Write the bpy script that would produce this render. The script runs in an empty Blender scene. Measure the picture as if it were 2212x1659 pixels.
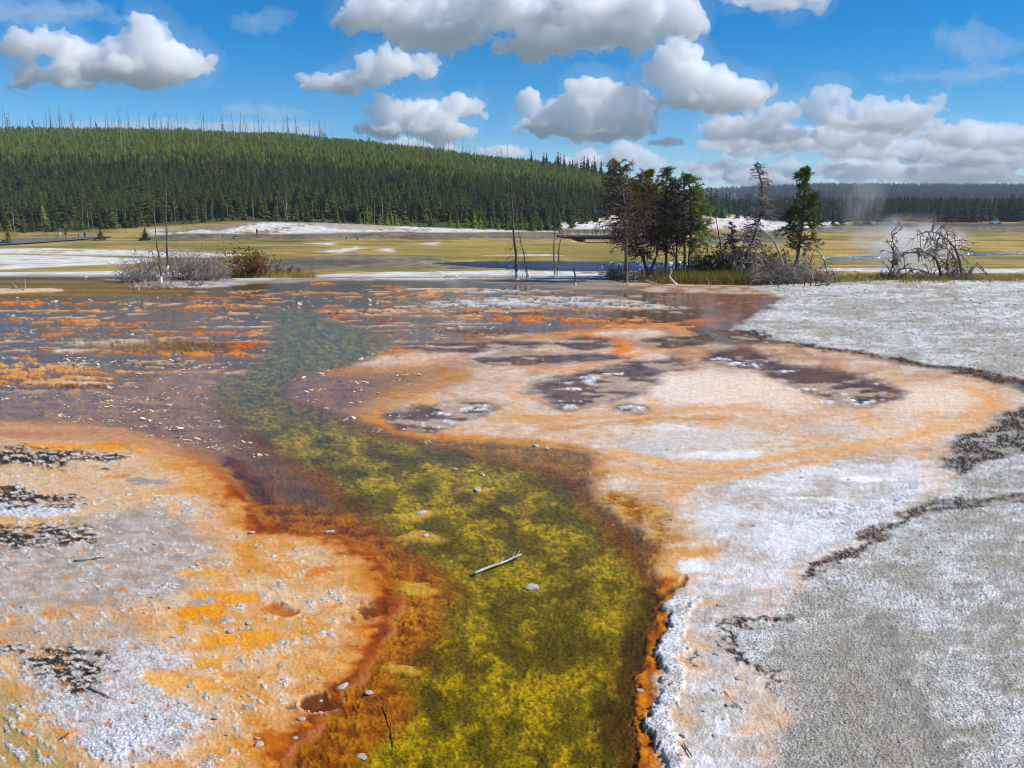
import bpy, bmesh, math, random
import numpy as np
from mathutils import Vector, Matrix, Euler

sc = bpy.context.scene
COL = sc.collection
R = random.Random(11)
NR = np.random.default_rng(7)

# ---------------------------------------------------------------- camera, sky, sun, exposure
F, CX, CY, HOR, CAMH = 1840.0, 1106.0, 829.5, 470.0, 2.6     # survey units: a 2212 x 1659 frame
TH = math.atan((CY - HOR) / F)
cam = bpy.data.cameras.new('camera')
cam_o = bpy.data.objects.new('camera', cam)
COL.objects.link(cam_o)
cam_o.location = (0, 0, CAMH)
cam_o.rotation_euler = (math.pi / 2 - TH, 0, 0)
cam.sensor_width = 36
cam.lens = 36 * F / 2212
cam.clip_start, cam.clip_end = 0.1, 60000
sc.camera = cam_o

SUN_EL, SUN_AZ = math.radians(43), math.radians(97)
world = bpy.data.worlds.new('World')
sc.world = world
world.use_nodes = True
wt = world.node_tree
bg = wt.nodes['Background']
sky = wt.nodes.new('ShaderNodeTexSky')
sky.sky_type = 'NISHITA'
sky.sun_disc = False
sky.sun_elevation, sky.sun_rotation = SUN_EL, SUN_AZ
sky.altitude, sky.air_density, sky.dust_density, sky.ozone_density = 1500, 1.0, 0.0, 4.0
hs = wt.nodes.new('ShaderNodeHueSaturation')
hs.inputs['Saturation'].default_value = 1.5
wt.links.new(sky.outputs[0], hs.inputs['Color'])
wt.links.new(hs.outputs[0], bg.inputs[0])
bg.inputs[1].default_value = 0.12

sun = bpy.data.lights.new('sun', 'SUN')
sun_o = bpy.data.objects.new('sun', sun)
COL.objects.link(sun_o)
to_sun = Vector((math.sin(SUN_AZ) * math.cos(SUN_EL), math.cos(SUN_AZ) * math.cos(SUN_EL), math.sin(SUN_EL)))
sun_o.rotation_euler = to_sun.to_track_quat('Z', 'Y').to_euler()
sun.energy, sun.angle, sun.color = 5.0, math.radians(0.53), (1, 0.955, 0.89)

vs = sc.view_settings
vs.view_transform, vs.look, vs.exposure, vs.gamma, vs.use_curve_mapping = 'Standard', 'None', 0.06, 1.0, False
cy = sc.cycles
cy.volume_bounces, cy.max_bounces, cy.diffuse_bounces, cy.glossy_bounces = 34, 36, 2, 2
cy.transparent_max_bounces = 12
cy.volume_max_steps = 256
cy.filter_width = 1.0

# ---------------------------------------------------------------- helpers
def ray(px, py):
    x, y = (px - CX) / F, -(py - CY) / F
    c, s = math.cos(TH), math.sin(TH)
    return x, c + s * y, -s + c * y
def at(px, py, Y):
    x, y, z = ray(px, py)
    return Vector((x * Y / y, Y, CAMH + z * Y / y))
def ydist(py, z=0.0):
    x, y, zz = ray(CX, py)
    return (z - CAMH) / zz * y
def lin(r, g, b):
    f = lambda c: ((c / 255 + 0.055) / 1.055) ** 2.4 if c > 10 else c / 255 / 12.92
    return np.array([f(r), f(g), f(b)], np.float32)
def L4(r, g, b): return (*[float(v) for v in lin(r, g, b)], 1)

_GA = np.random.default_rng(99).uniform(0, 2 * np.pi, 4096)
_GX, _GY = np.cos(_GA).astype(np.float32), np.sin(_GA).astype(np.float32)
def perlin(x, y, seed=0):
    x = np.asarray(x, np.float64); y = np.asarray(y, np.float64)
    xi, yi = np.floor(x).astype(np.int64), np.floor(y).astype(np.int64)
    xf, yf = (x - xi).astype(np.float32), (y - yi).astype(np.float32)
    def g(i, j, fx, fy):
        h = ((xi + i) * 374761393 + (yi + j) * 668265263 + seed * 974634777) & 0x7fffffff
        h = ((h ^ (h >> 13)) * 1274126177) & 0x7fffffff
        h = (h ^ (h >> 16)) & 4095
        return _GX[h] * fx + _GY[h] * fy
    u, v = xf * xf * xf * (xf * (xf * 6 - 15) + 10), yf * yf * yf * (yf * (yf * 6 - 15) + 10)
    a = g(0, 0, xf, yf); b = g(1, 0, xf - 1, yf); c = g(0, 1, xf, yf - 1); d = g(1, 1, xf - 1, yf - 1)
    a = a + u * (b - a); c = c + u * (d - c)
    return (a + v * (c - a)) * 1.5
def fbm(x, y, octs=4, seed=0, gain=0.5):
    o, amp, tot = 0, 1.0, 0.0
    for k in range(octs):
        o = o + amp * perlin(x * 2 ** k, y * 2 ** k, seed + k * 17); tot += amp; amp *= gain
    return o / tot
def sstep(a, b, x):
    t = np.clip((x - a) / (b - a), 0, 1)
    return t * t * (3 - 2 * t)

def tag(o, label=None, cat=None, group=None, kind=None):
    if label: o['label'] = label
    if cat: o['category'] = cat
    if group: o['group'] = group
    if kind: o['kind'] = kind
    return o
def link(o, parent=None):
    COL.objects.link(o)
    if parent: o.parent = parent
    return o
def mesh_obj(name, verts, faces, mat, parent=None, smooth=False):
    me = bpy.data.meshes.new(name)
    me.from_pydata([tuple(map(float, v)) for v in verts], [], faces)
    if smooth: me.shade_smooth()
    if mat: me.materials.append(mat)
    return link(bpy.data.objects.new(name, me), parent)
def empty(name, loc):
    o = bpy.data.objects.new(name, None)
    o.location = loc
    o.empty_display_size = 0.2
    return link(o)

def nmat(name, color, rough=0.8, var=0.0, spec=0.3, noise=None, bump=0.0, obj_rand=0.0, col2=None, transl=0.0):
    m = bpy.data.materials.new(name); m.use_nodes = True
    t = m.node_tree; b = t.nodes['Principled BSDF']; o = t.nodes['Material Output']
    b.inputs['Roughness'].default_value = rough
    b.inputs['Specular IOR Level'].default_value = spec
    rgb = t.nodes.new('ShaderNodeRGB'); rgb.outputs[0].default_value = color
    out = rgb.outputs[0]
    if noise:
        tc = t.nodes.new('ShaderNodeTexCoord'); mp = t.nodes.new('ShaderNodeMapping')
        mp.inputs['Scale'].default_value = noise if isinstance(noise, tuple) else (noise,) * 3
        t.links.new(tc.outputs['Object'], mp.inputs[0])
        n = t.nodes.new('ShaderNodeTexNoise'); n.inputs['Scale'].default_value = 1; n.inputs['Detail'].default_value = 4
        t.links.new(mp.outputs[0], n.inputs['Vector'])
        mx = t.nodes.new('ShaderNodeMix'); mx.data_type = 'RGBA'
        rp = t.nodes.new('ShaderNodeMapRange'); rp.inputs[1].default_value = 0.35; rp.inputs[2].default_value = 0.65
        t.links.new(n.outputs[0], rp.inputs[0]); t.links.new(rp.outputs[0], mx.inputs[0])
        t.links.new(out, mx.inputs[6])
        mx.inputs[7].default_value = col2 or tuple(min(1, c * (1 + var)) for c in color[:3]) + (1,)
        out = mx.outputs[2]
        if bump:
            bp = t.nodes.new('ShaderNodeBump'); bp.inputs['Strength'].default_value = bump; bp.inputs['Distance'].default_value = 0.02
            t.links.new(n.outputs[0], bp.inputs['Height']); t.links.new(bp.outputs[0], b.inputs['Normal'])
    if obj_rand:
        oi = t.nodes.new('ShaderNodeObjectInfo'); h = t.nodes.new('ShaderNodeHueSaturation')
        r1 = t.nodes.new('ShaderNodeMapRange'); r1.inputs[3].default_value = 1 - obj_rand; r1.inputs[4].default_value = 1 + obj_rand
        t.links.new(oi.outputs['Random'], r1.inputs[0]); t.links.new(r1.outputs[0], h.inputs['Value'])
        r2 = t.nodes.new('ShaderNodeMath'); r2.operation = 'MULTIPLY_ADD'
        fr = t.nodes.new('ShaderNodeMath'); fr.operation = 'FRACT'; ml = t.nodes.new('ShaderNodeMath'); ml.operation = 'MULTIPLY'; ml.inputs[1].default_value = 17.31
        t.links.new(oi.outputs['Random'], ml.inputs[0]); t.links.new(ml.outputs[0], fr.inputs[0]); t.links.new(fr.outputs[0], r2.inputs[0])
        r2.inputs[1].default_value = obj_rand * 0.10; r2.inputs[2].default_value = 0.5 - obj_rand * 0.05
        t.links.new(r2.outputs[0], h.inputs['Hue']); t.links.new(out, h.inputs['Color']); out = h.outputs[0]
    t.links.new(out, b.inputs['Base Color'])
    if transl:
        tr = t.nodes.new('ShaderNodeBsdfTranslucent'); ms = t.nodes.new('ShaderNodeMixShader'); ms.inputs[0].default_value = transl
        t.links.new(out, tr.inputs[0]); t.links.new(b.outputs[0], ms.inputs[1]); t.links.new(tr.outputs[0], ms.inputs[2])
        t.links.new(ms.outputs[0], o.inputs[0])
    return m

# ---------------------------------------------------------------- terrain shape
YN = np.array([0, 36, 42, 50, 62, 75, 90, 110, 140, 170, 190, 200, 215, 235, 260, 300, 400, 520, 620, 900, 1200, 1800, 2500, 3200, 6000, 16000.])
def zray(py, Y): return CAMH - (py - HOR) / F * Y * 1.0
NEARZ = {
 -400: [0, 0, -.1, -.45, -.8, -1.2, -1.55, -1.9, -2.35, -2.8, -3.0, -3.1, -3.1, -2.6, -1.0, 5],
 80:   [0, 0, -.1, -.45, -.8, -1.2, -1.55, -1.9, -2.35, -2.8, -3.0, -3.1, -3.1, -2.6, -1.0, 5],
 300:  [0, 0, -.1, -.5, -.9, -1.3, -1.7, -2.1, -2.5, -2.9, -2.9, -2.7, -2.1, -1.0, 0.2, 6],
 520:  [0, 0, -.1, -.5, -1.0, -1.5, -1.9, -2.3, -2.7, -2.9, -2.5, -1.6, -0.4, 1.0, 1.9, 8],
 760:  [0, 0, -.1, -.6, -1.3, -2.0, -2.5, -2.7, -2.75, -2.8, -2.3, -1.4, -0.6, 0.4, 1.2, 7],
 1100: [0, 0, -.1, -.7, -1.6, -2.5, -2.85, -2.8, -2.75, -2.7, -2.0, -1.4, -1.4, -1.2, -.8, 4],
 1215: [0, 0, -.1, -.7, -1.6, -2.5, -2.85, -2.8, -2.75, -2.7, -2.1, -1.5, -1.5, -1.4, -.9, 2],
 1260: [0, 0, -.1, -.7, -1.6, -2.5, -2.85, -2.8, -2.75, -2.8, -3.0, -3.1, -3.0, -2.0, -.8, 1.4],
 1450: [0, 0, -.1, -.7, -1.6, -2.5, -2.85, -2.8, -2.75, -2.7, -2.7, -2.7, -2.7, -2.2, -.9, 0.9],
 1650: [0, 0, -.1, -.7, -1.6, -2.4, -2.7, -2.75, -2.75, -2.75, -2.75, -2.75, -2.75, -2.6, -2.0, 0.5],
 1830: [0, 0, -.1, -.7, -1.6, -2.4, -2.7, -2.75, -2.75, -2.75, -2.75, -2.75, -2.75, -2.75, -2.7, -2.4],
 2600: [0, 0, -.1, -.7, -1.6, -2.4, -2.7, -2.75, -2.75, -2.75, -2.75, -2.75, -2.75, -2.75, -2.7, -2.6]}
RIDGE = np.array([[-900, 310], [0, 291], [300, 290], [600, 300], [800, 316], [1000, 340], [1200, 362], [1330, 388], [1450, 422], [1560, 458], [1700, 470], [2600, 470]])
FARR = np.array([[-900, 400], [1400, 420], [1540, 412], [1640, 408], [1780, 403], [1900, 404], [2212, 405], [2600, 392]])
_keys = sorted(NEARZ)
_ZT = []
for k in _keys:
    zr = CAMH + (HOR - np.interp(k, RIDGE[:, 0], RIDGE[:, 1])) / F * 620
    zf = CAMH + (HOR - np.interp(k, FARR[:, 0], FARR[:, 1])) / F * 2500
    z3 = NEARZ[k][-1]
    if zr > 5:
        rest = [z3 + (zr - z3) * 0.36, z3 + (zr - z3) * 0.74, zr, zr - 6, zr - 12, zr - 20, max(zf, zr - 25), max(zf - 10, 10), 10, 0]
    else:
        rest = [-1.0, 1.5, 4, 9, 17, 50, zf, zf - 15, 10, 0]
    _ZT.append(NEARZ[k] + rest)
_ZT = np.array(_ZT, float)
_PXK = np.array(_keys, float)
# finer ridge columns
_PXF = np.linspace(-400, 2600, 121)
_ZF = np.zeros((121, len(YN)))
for j in range(len(YN)):
    _ZF[:, j] = np.interp(_PXF, _PXK, _ZT[:, j])
zr = CAMH + (HOR - np.interp(_PXF, RIDGE[:, 0], RIDGE[:, 1])) / F * 620
zf = CAMH + (HOR - np.interp(_PXF, FARR[:, 0], FARR[:, 1])) / F * 2500
for i in range(121):
    z3 = _ZF[i, 15]
    if zr[i] > 6:
        _ZF[i, 16:19] = [z3 + (zr[i] - z3) * 0.36, z3 + (zr[i] - z3) * 0.74, zr[i]]
    _ZF[i, 22] = max(zf[i], _ZF[i, 22] if zr[i] > 6 else zf[i])
def base_z(px, Y):
    px = np.clip(px, -400, 2600); a = (px + 400) / 25.0
    i = np.clip(a.astype(int), 0, 119); fx = a - i
    fx = fx * fx * (3 - 2 * fx)
    j = np.clip(np.searchsorted(YN, Y, side='right') - 1, 0, len(YN) - 2)
    fy = np.clip((Y - YN[j]) / (YN[j + 1] - YN[j]), 0, 1)
    z = (_ZF[i, j] * (1 - fy) + _ZF[i, j + 1] * fy) * (1 - fx) + (_ZF[i + 1, j] * (1 - fy) + _ZF[i + 1, j + 1] * fy) * fx
    rough = sstep(45, 400, Y) * fbm(np.tan(np.clip((px - CX) / F, -1, 1)) * Y / 45, Y / 45, 3, 5)
    return z + rough * np.where(Y > 300, 1.5 + Y / 900, 0.35)
def to_px(x, y, z):
    c, s = math.cos(TH), math.sin(TH)
    dz = z - CAMH
    f = np.maximum(y * c - dz * s, 0.05)
    u = y * s + dz * c
    return CX + F * x / f, CY - F * u / f

RIVER = [(900, 567), (960, 562), (1050, 559.5), (1300, 561), (1500, 562), (1520, 583), (1330, 585), (1250, 585), (1140, 582), (1040, 577), (960, 571)]
RIVER2 = [(1740, 553), (1850, 549), (2212, 541), (2500, 538), (2500, 546), (2212, 549), (1950, 557), (1800, 562)]

def seg_dist(P, Q, poly, closed=True, margin=None):
    """signed distance, negative inside; beyond the margin just a large number"""
    n = len(poly)
    if margin is not None:
        xs, ys = [p[0] for p in poly], [p[1] for p in poly]
        k = (P > min(xs) - margin) & (P < max(xs) + margin) & (Q > min(ys) - margin) & (Q < max(ys) + margin)
        out = np.full(P.shape, 1e6)
        if k.any(): out[k] = seg_dist(P[k], Q[k], poly, closed)
        return out
    d2 = np.full(P.shape, 1e18); ins = np.zeros(P.shape, bool)
    for k in range(n if closed else n - 1):
        x0, y0 = poly[k]; x1, y1 = poly[(k + 1) % n]
        ex, ey = x1 - x0, y1 - y0
        t = np.clip(((P - x0) * ex + (Q - y0) * ey) / max(ex * ex + ey * ey, 1e-9), 0, 1)
        dx, dy = P - x0 - t * ex, Q - y0 - t * ey
        d2 = np.minimum(d2, dx * dx + dy * dy)
        if closed and y0 != y1:
            ins ^= ((y0 > Q) != (y1 > Q)) & (P < (x1 - x0) * (Q - y0) / (y1 - y0) + x0)
    d = np.sqrt(d2)
    return np.where(ins, -d, d) if closed else d
def smooth_poly(pts, closed=True, n=4):
    out = []; N = len(pts)
    rng = range(N if closed else N - 1)
    for i in rng:
        p0, p1, p2, p3 = [np.array(pts[(i + k) % N] if closed else pts[min(max(i + k, 0), N - 1)], float) for k in (-1, 0, 1, 2)]
        for q in range(n):
            t = q / n
            out.append(tuple(0.5 * (2 * p1 + (p2 - p0) * t + (2 * p0 - 5 * p1 + 4 * p2 - p3) * t * t + (3 * p1 - p0 - 3 * p2 + p3) * t ** 3)))
    if not closed: out.append(tuple(pts[-1]))
    return out

# ---------------------------------------------------------------- terrain grid (one polar sheet)
def build_ground():
    tl = np.concatenate([np.arange(-1100, -180, 6.5), np.arange(-180, 2400, 2.7), np.arange(2400, 3320, 6.5)])
    phi_d = np.arctan((tl - CX) / F)
    step = 0.06
    phi = np.concatenate([np.arange(-math.pi, phi_d[0] - 0.02, step), phi_d, np.arange(phi_d[-1] + 0.03, math.pi - 0.01, step)])
    rows = [0.25, 1.0, 1.8, 2.4, 2.8]
    py = 1840.0
    while py > 597:
        rows.append(ydist(py)); py -= 2.5
    r = rows[-1]
    while r < 270: r *= 1.0115; rows.append(r)
    while r < 700: r *= 1.022; rows.append(r)
    while r < 16000: r *= 1.07; rows.append(r)
    rr = np.array(rows)
    PH, RR = np.meshgrid(phi, rr)
    nr, nc = PH.shape
    X, Yv = RR * np.sin(PH), RR * np.cos(PH)
    depth = RR * np.maximum(np.cos(PH), 0.55)
    front = np.abs(PH) < 1.15
    pxa = np.where(front, CX + F * np.tan(np.clip(PH, -1.15, 1.15)), np.where(PH > 0, 2600, -400))
    pxa = np.clip(pxa, -3000, 5000)
    Z = base_z(pxa, depth)
    px, pyv = to_px(X, np.maximum(Yv, 0.3), Z)
    px = np.where(front, px, np.where(PH > 0, 4000, -3000))
    pyv = np.where(front, pyv, 1659)
    shape = px.shape
    x, y, z, px, pyv, dep = [a.ravel() for a in (X, Yv, Z, px, pyv, depth)]
    N = x.size
    col = np.zeros((N, 3), np.float32); wet = np.zeros(N, np.float32); grit = np.zeros(N, np.float32); dz = np.zeros(N, np.float32)
    # ------------------ near zone, in a conformal chart (bearing, log distance)
    nm = dep < 43
    a, b = px[nm], F * np.log(np.maximum(dep[nm], 0.3))
    pv = pyv[nm]
    w1, w2 = fbm(a / 70, b / 70, 4, 1), fbm(a / 70, b / 70, 4, 2)
    w3, w4 = fbm(a / 16, b / 16, 3, 3), fbm(a / 16, b / 16, 3, 4)
    n_lo, n_mid, n_hi = fbm(a / 160, b / 160, 4, 8), fbm(a / 45, b / 45, 4, 9), fbm(a / 9, b / 9, 3, 10)
    n_fl = fbm(a / 120, b / 300, 5, 12)                                  # stretched along the view: flow streaks
    n_sx = fbm(a / 400, b / 66, 5, 13)                                   # stretched across
    n_pt = perlin(a / 6, b / 6, 21)
    A, B = a + 24 * w1 + 9 * w3, b + 24 * w2 + 9 * w4
    c = np.zeros((a.size, 3), np.float32); we = np.zeros(a.size, np.float32); gr = np.zeros(a.size, np.float32); h = np.zeros(a.size, np.float32)
    def ch(p): return (p[0], F * math.log(ydist(p[1])))
    def lay(m, colr, wv=None, gv=None, hv=None):
        nonlocal c, we, gr, h
        if isinstance(colr, np.ndarray) and colr.ndim == 2: c = c * (1 - m[:, None]) + colr * m[:, None]
        elif colr is not None: c = c * (1 - m[:, None]) + np.asarray(colr, np.float32)[None] * m[:, None]
        if wv is not None: we = we * (1 - m) + wv * m
        if gv is not None: gr = gr * (1 - m) + gv * m
        if hv is not None: h = h * (1 - m) + hv * m
    def poly(pts, fe=12, warp=1.0, smooth=True):
        pts = smooth_poly([ch(p) for p in (pts)]) if smooth else [ch(p) for p in pts]
        PA, PB = a + (A - a) * warp, b + (B - b) * warp
        return 1 - sstep(-fe, fe, seg_dist(PA, PB, pts, True, fe + 2))
    def sd(pts, warp=1.0):
        return seg_dist(a + (A - a) * warp, b + (B - b) * warp, smooth_poly([ch(p) for p in pts], True, 3), True, 160)
    def line(pts, wd, fe=8, warp=1.0):
        PA, PB = a + (A - a) * warp, b + (B - b) * warp
        return 1 - sstep(wd - fe, wd + fe, seg_dist(PA, PB, smooth_poly([ch(p) for p in pts], False), False, wd + fe + 2))
    def ell(x0, y0, rx, ry, fe=0.3, warp=1.0):
        x0c, b0 = ch((x0, y0)); b1 = ch((x0, y0 - ry))[1]; b2 = ch((x0, y0 + ry))[1]
        rb = max(abs(b1 - b2) / 2, 1.0)
        PA, PB = a + (A - a) * warp, b + (B - b) * warp
        q = np.sqrt(((PA - x0c) / rx) ** 2 + ((PB - b0) / rb) ** 2)
        return 1 - sstep(1 - fe, 1 + fe, q)
    def mixn(c1, c2, t):
        t = np.clip(t, 0, 1)[:, None]
        return np.asarray(c1, np.float32)[None] * (1 - t) + np.asarray(c2, np.float32)[None] * t
    peach, peach_l, lilac, white = lin(204, 168, 132), lin(218, 198, 178), lin(206, 194, 184), lin(240, 240, 242)
    orange, orange_d, rust, drust = lin(222, 148, 66), lin(208, 124, 30), lin(172, 84, 22), lin(96, 46, 18)
    slate, purple, brown, olive = lin(94, 74, 54), lin(122, 86, 58), lin(96, 66, 36), lin(88, 80, 26)
    crust, tan = lin(58, 42, 30), lin(190, 165, 120)
    grav = lin(205, 204, 198)
    # base: shallow warm water over dark mats
    t0 = sstep(-.25, .3, n_sx + .3 * n_mid)
    base = mixn(slate, purple, t0)
    back = sstep(690, 640, pv)[:, None]
    base = base * (1 - back * .6) + lin(92, 76, 40)[None] * back * .6
    lay(np.ones(a.size), base, .9, 0.05, -.028)
    # emergent orange and sand streaks in the pool, thicker towards the back
    zone = poly([(-400, 640), (300, 632), (1000, 615), (1500, 640), (1560, 700), (1250, 735), (860, 760), (640, 760), (540, 830), (430, 880), (200, 905), (-400, 912)], 60, .5, False)
    st = sstep(.22, .36, n_sx * 1.1 + .35 * n_mid + .10 * n_hi)
    lay(zone * st * .75, mixn(lin(160, 98, 54), lin(200, 156, 112), .5 + 1.6 * n_mid + .6 * n_lo), .45, .1, .004)
    st2 = sstep(.30, .42, n_sx + .3 * n_mid - .1 * n_lo)
    lay(zone * st2 * .8, mixn(lin(226, 170, 110), lin(224, 212, 192), .4 + 1.6 * n_lo), .2, .3, .012)
    st3 = sstep(.38, .50, fbm(a / 150, b / 60, 4, 41) + .2 * n_mid)
    lay(zone * st3, mixn(lin(200, 118, 54), lin(160, 82, 38), .5 + 2 * n_mid), .4, .1, .006)
    n_s2 = fbm(a / 130 + .6 * w1, b / 30 + .6 * w2, 4, 47)
    s4 = sstep(.20, .36, n_s2 + .12 * n_hi + .25 * n_lo)
    lay(zone * s4 * .7, mixn(lin(216, 136, 74), lin(228, 190, 142), .5 + 2 * n_lo + n_mid), .3, .2, .006)
    s5 = sstep(.2, .36, -n_s2 + .15 * n_hi)
    lay(zone * s5 * .6, mixn(lin(112, 62, 34), lin(150, 84, 44), .5 + 2 * n_mid), .8, .1, -.01)
    # mauve water in front of the pool with grey floating crumbs
    mv = poly([(-300, 838), (220, 842), (380, 800), (470, 800), (470, 900), (540, 1000), (500, 1000), (400, 960), (230, 915), (-300, 905)], 40, .8)
    lay(mv * .8, mixn(lin(118, 88, 74), lin(160, 124, 90), .5 + 1.2 * n_mid), .9, .05, -.022)
    mv2 = poly([(640, 820), (760, 790), (900, 800), (1000, 812), (900, 850), (820, 900), (700, 880), (600, 855)], 36, .9)
    lay(mv2 * .85, mixn(lin(120, 88, 74), lin(160, 116, 78), .5 + 1.4 * n_mid), .9, .05, -.02)
    for (x0, y0, rx, ry, cc, g_, hh) in [
        (70, 806, 190, 16, lin(226, 156, 84), .2, .012), (40, 790, 130, 9, lin(232, 178, 116), .2, .014), (180, 834, 62, 5, lin(112, 70, 26), .3, .006), (-40, 826, 110, 7, lin(205, 130, 60), .1, .006),
        (250, 741, 115, 9, lin(214, 202, 172), .8, .03), (330, 752, 150, 12, lin(140, 108, 60), .5, .024), (450, 748, 110, 12, lin(112, 82, 36), .4, .02), (535, 744, 42, 9, lin(214, 104, 30), .1, .012), (430, 765, 120, 5, lin(226, 142, 60), .1, .01), (330, 733, 60, 4, lin(220, 170, 110), .2, .02),
        (450, 718, 120, 5, lin(206, 118, 60), .1, .006), (220, 698, 150, 4, lin(222, 132, 62), .1, .006), (450, 662, 90, 5, lin(230, 142, 66), .1, .01), (90, 655, 120, 4, lin(226, 126, 50), .1, .008), (60, 690, 160, 3.5, lin(210, 138, 80), .1, .008), (100, 722, 130, 4, lin(206, 130, 74), .1, .006),
        (708, 612, 52, 2.6, lin(244, 148, 40), .1, .01), (830, 617, 36, 2, lin(220, 116, 40), .1, .01), (470, 640, 110, 3, lin(206, 110, 46), .1, .006), (820, 640, 120, 3, lin(224, 160, 108), .2, .01), (700, 632, 120, 3, lin(200, 140, 96), .1, .008), (930, 631, 70, 2.4, lin(232, 140, 60), .1, .01),
        (760, 672, 90, 7, lin(228, 160, 108), .3, .014), (880, 672, 120, 5, lin(226, 190, 150), .3, .014), (720, 682, 50, 3, lin(214, 110, 56), .1, .01),
        (1080, 628, 130, 4, lin(222, 212, 200), .6, .02), (1020, 655, 120, 9, lin(226, 220, 212), .8, .022), (1180, 652, 190, 11, lin(226, 222, 216), .8, .024), (1370, 661, 130, 6, lin(222, 212, 200), .8, .024), (1150, 668, 260, 3, lin(214, 150, 90), .2, .014), (1000, 640, 80, 3, lin(220, 150, 96), .2, .014), (1240, 640, 120, 2.4, lin(196, 130, 84), .2, .016),
        (1120, 676, 220, 3, lin(110, 70, 34), .1, -.01), (1210, 690, 200, 5, lin(226, 138, 70), .1, .01), (1120, 684, 130, 2.5, lin(216, 120, 52), .1, .012), (1330, 700, 130, 4, lin(206, 120, 56), .1, .006),
        (1060, 716, 110, 5, lin(120, 90, 60), .5, .012), (1000, 708, 60, 3, lin(214, 200, 180), .5, .014), (1110, 726, 90, 4, lin(205, 196, 190), .4, .012)]:
        lay(ell(x0, y0, rx, ry, .5, 2.2) * sstep(-.28, .10, n_mid + .5 * n_hi + .4 * n_s2) * .88, mixn(cc * .55 + lin(120, 84, 56) * .3, cc * .96, .5 + 2 * n_mid + n_hi), .35, g_, hh)
    # brown back pool by the trees
    lay(poly([(1390, 645), (1500, 632), (1650, 630), (1690, 638), (1640, 662), (1590, 690), (1520, 705), (1480, 690), (1560, 675), (1460, 660)], 18), mixn(lin(124, 82, 54), lin(160, 112, 82), .5 + 1.6 * n_mid), .95, .05, -.02)
    lay(poly([(1000, 607), (1250, 604), (1480, 618), (1650, 622), (1400, 634), (1200, 622)], 14) * .8, mixn(lin(110, 100, 92), lin(176, 160, 142), .5 + 2 * n_sx), .6, .1, -.005)
    lay(poly([(1340, 612), (1500, 614), (1690, 620), (1720, 634), (1500, 632), (1400, 630)], 10), mixn(lin(150, 110, 80), lin(196, 172, 150), .5 + 2 * n_mid), .5, .3, .01)
    # far shore: brownish pool margin then white sinter
    lay(poly([(-400, 604), (200, 603), (420, 612), (460, 622), (250, 640), (-400, 646)], 14), mixn(lin(108, 84, 32), lin(138, 108, 50), .5 + 2 * n_sx), .78, .05, -.011)
    lay(poly([(-100, 628), (40, 623), (130, 624), (110, 631), (-100, 636)], 6, .5), lin(214, 188, 150), .3, .3, .02)
    lay(poly([(200, 600), (420, 603), (700, 594), (1000, 588), (1110, 590), (1110, 604), (900, 602), (560, 612), (420, 622)], 8, .5) * .75, mixn(lin(150, 140, 126), lin(216, 210, 202), .5 + 2.4 * n_sx), .2, .3, .012)
    shr = sstep(607, 602.5, pv + 1.6 * w1) * sstep(440, 520, a)
    lay(shr, mixn(lin(150, 134, 122), lin(214, 206, 196), .5 + 2.2 * n_sx + .8 * n_mid), .2, .3, .035)
    # ---------------- right-hand peach terrace
    TER = [(1520, 742), (1700, 745), (1850, 766), (2000, 796), (2120, 818), (2205, 850), (2230, 888), (2130, 955), (2100, 1030), (2060, 1090), (1960, 1160), (1850, 1260), (1760, 1360), (1760, 1450), (1780, 1659), (1800, 1900), (1400, 1900), (1400, 1659), (1408, 1580), (1392, 1480), (1430, 1400), (1448, 1290), (1410, 1240), (1440, 1190), (1380, 1140), (1300, 1090), (1275, 1035), (1290, 985), (1180, 962), (1000, 950), (860, 932), (800, 900), (850, 860), (980, 815), (940, 795), (740, 800), (700, 790), (800, 762), (960, 745), (1200, 722), (1420, 705)]
    s_ter = sd(TER, .8)
    kk = 75 * sstep(1250, 950, a) * sstep(960, 890, pv) + 30 * sstep(860, 760, pv)
    m = 1 - sstep(-14 - kk, 26 + kk, s_ter + (8 + kk * .6) * n_mid + kk * .5 * n_lo)
    near_l = sstep(1080, 930, pv)
    pc = mixn(peach, peach_l, .45 + 1.6 * n_lo + 1.1 * n_mid)
    pc = pc * (1 - (.5 * sstep(.05, .35, n_fl + .3 * n_mid))[:, None]) + orange[None] * 1.02 * (.5 * sstep(.05, .35, n_fl + .3 * n_mid))[:, None]
    sw = fbm(a / 210, b / 120, 4, 57)
    band = .5 + .5 * np.sin((b / 30 + a / 140) * .55 + 11 * sw + 1.5 * n_mid)
    band2 = .5 + .5 * np.sin((b / 17 - a / 210) * .5 + 13 * sw + 2 * n_mid)
    pc = pc * (1 - (.28 * sstep(.7, .98, band) * 1.5)[:, None]) + lin(194, 138, 86)[None] * (.28 * sstep(.7, .98, band) * 1.5)[:, None]
    pc = pc * (1 - (.5 * sstep(.7, 1.0, band2))[:, None]) + lin(200, 188, 176)[None] * (.5 * sstep(.7, 1.0, band2))[:, None]
    bz = sstep(880, 760, pv) * sstep(-.05, .25, n_fl + .5 * sw + .1)
    pc = pc * (1 - .6 * bz[:, None]) + mixn(lin(132, 98, 80), lin(176, 128, 92), .5 + 2 * n_mid) * .6 * bz[:, None]
    lay(m, pc, .35, .15, .006)
    lay(m * sstep(60, 8, -s_ter) * sstep(1120, 1000, pv) * sstep(1500, 1200, a), mixn(lin(170, 112, 50), lin(204, 140, 70), .5 + 2 * n_mid), .6, .1, .0)
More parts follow.
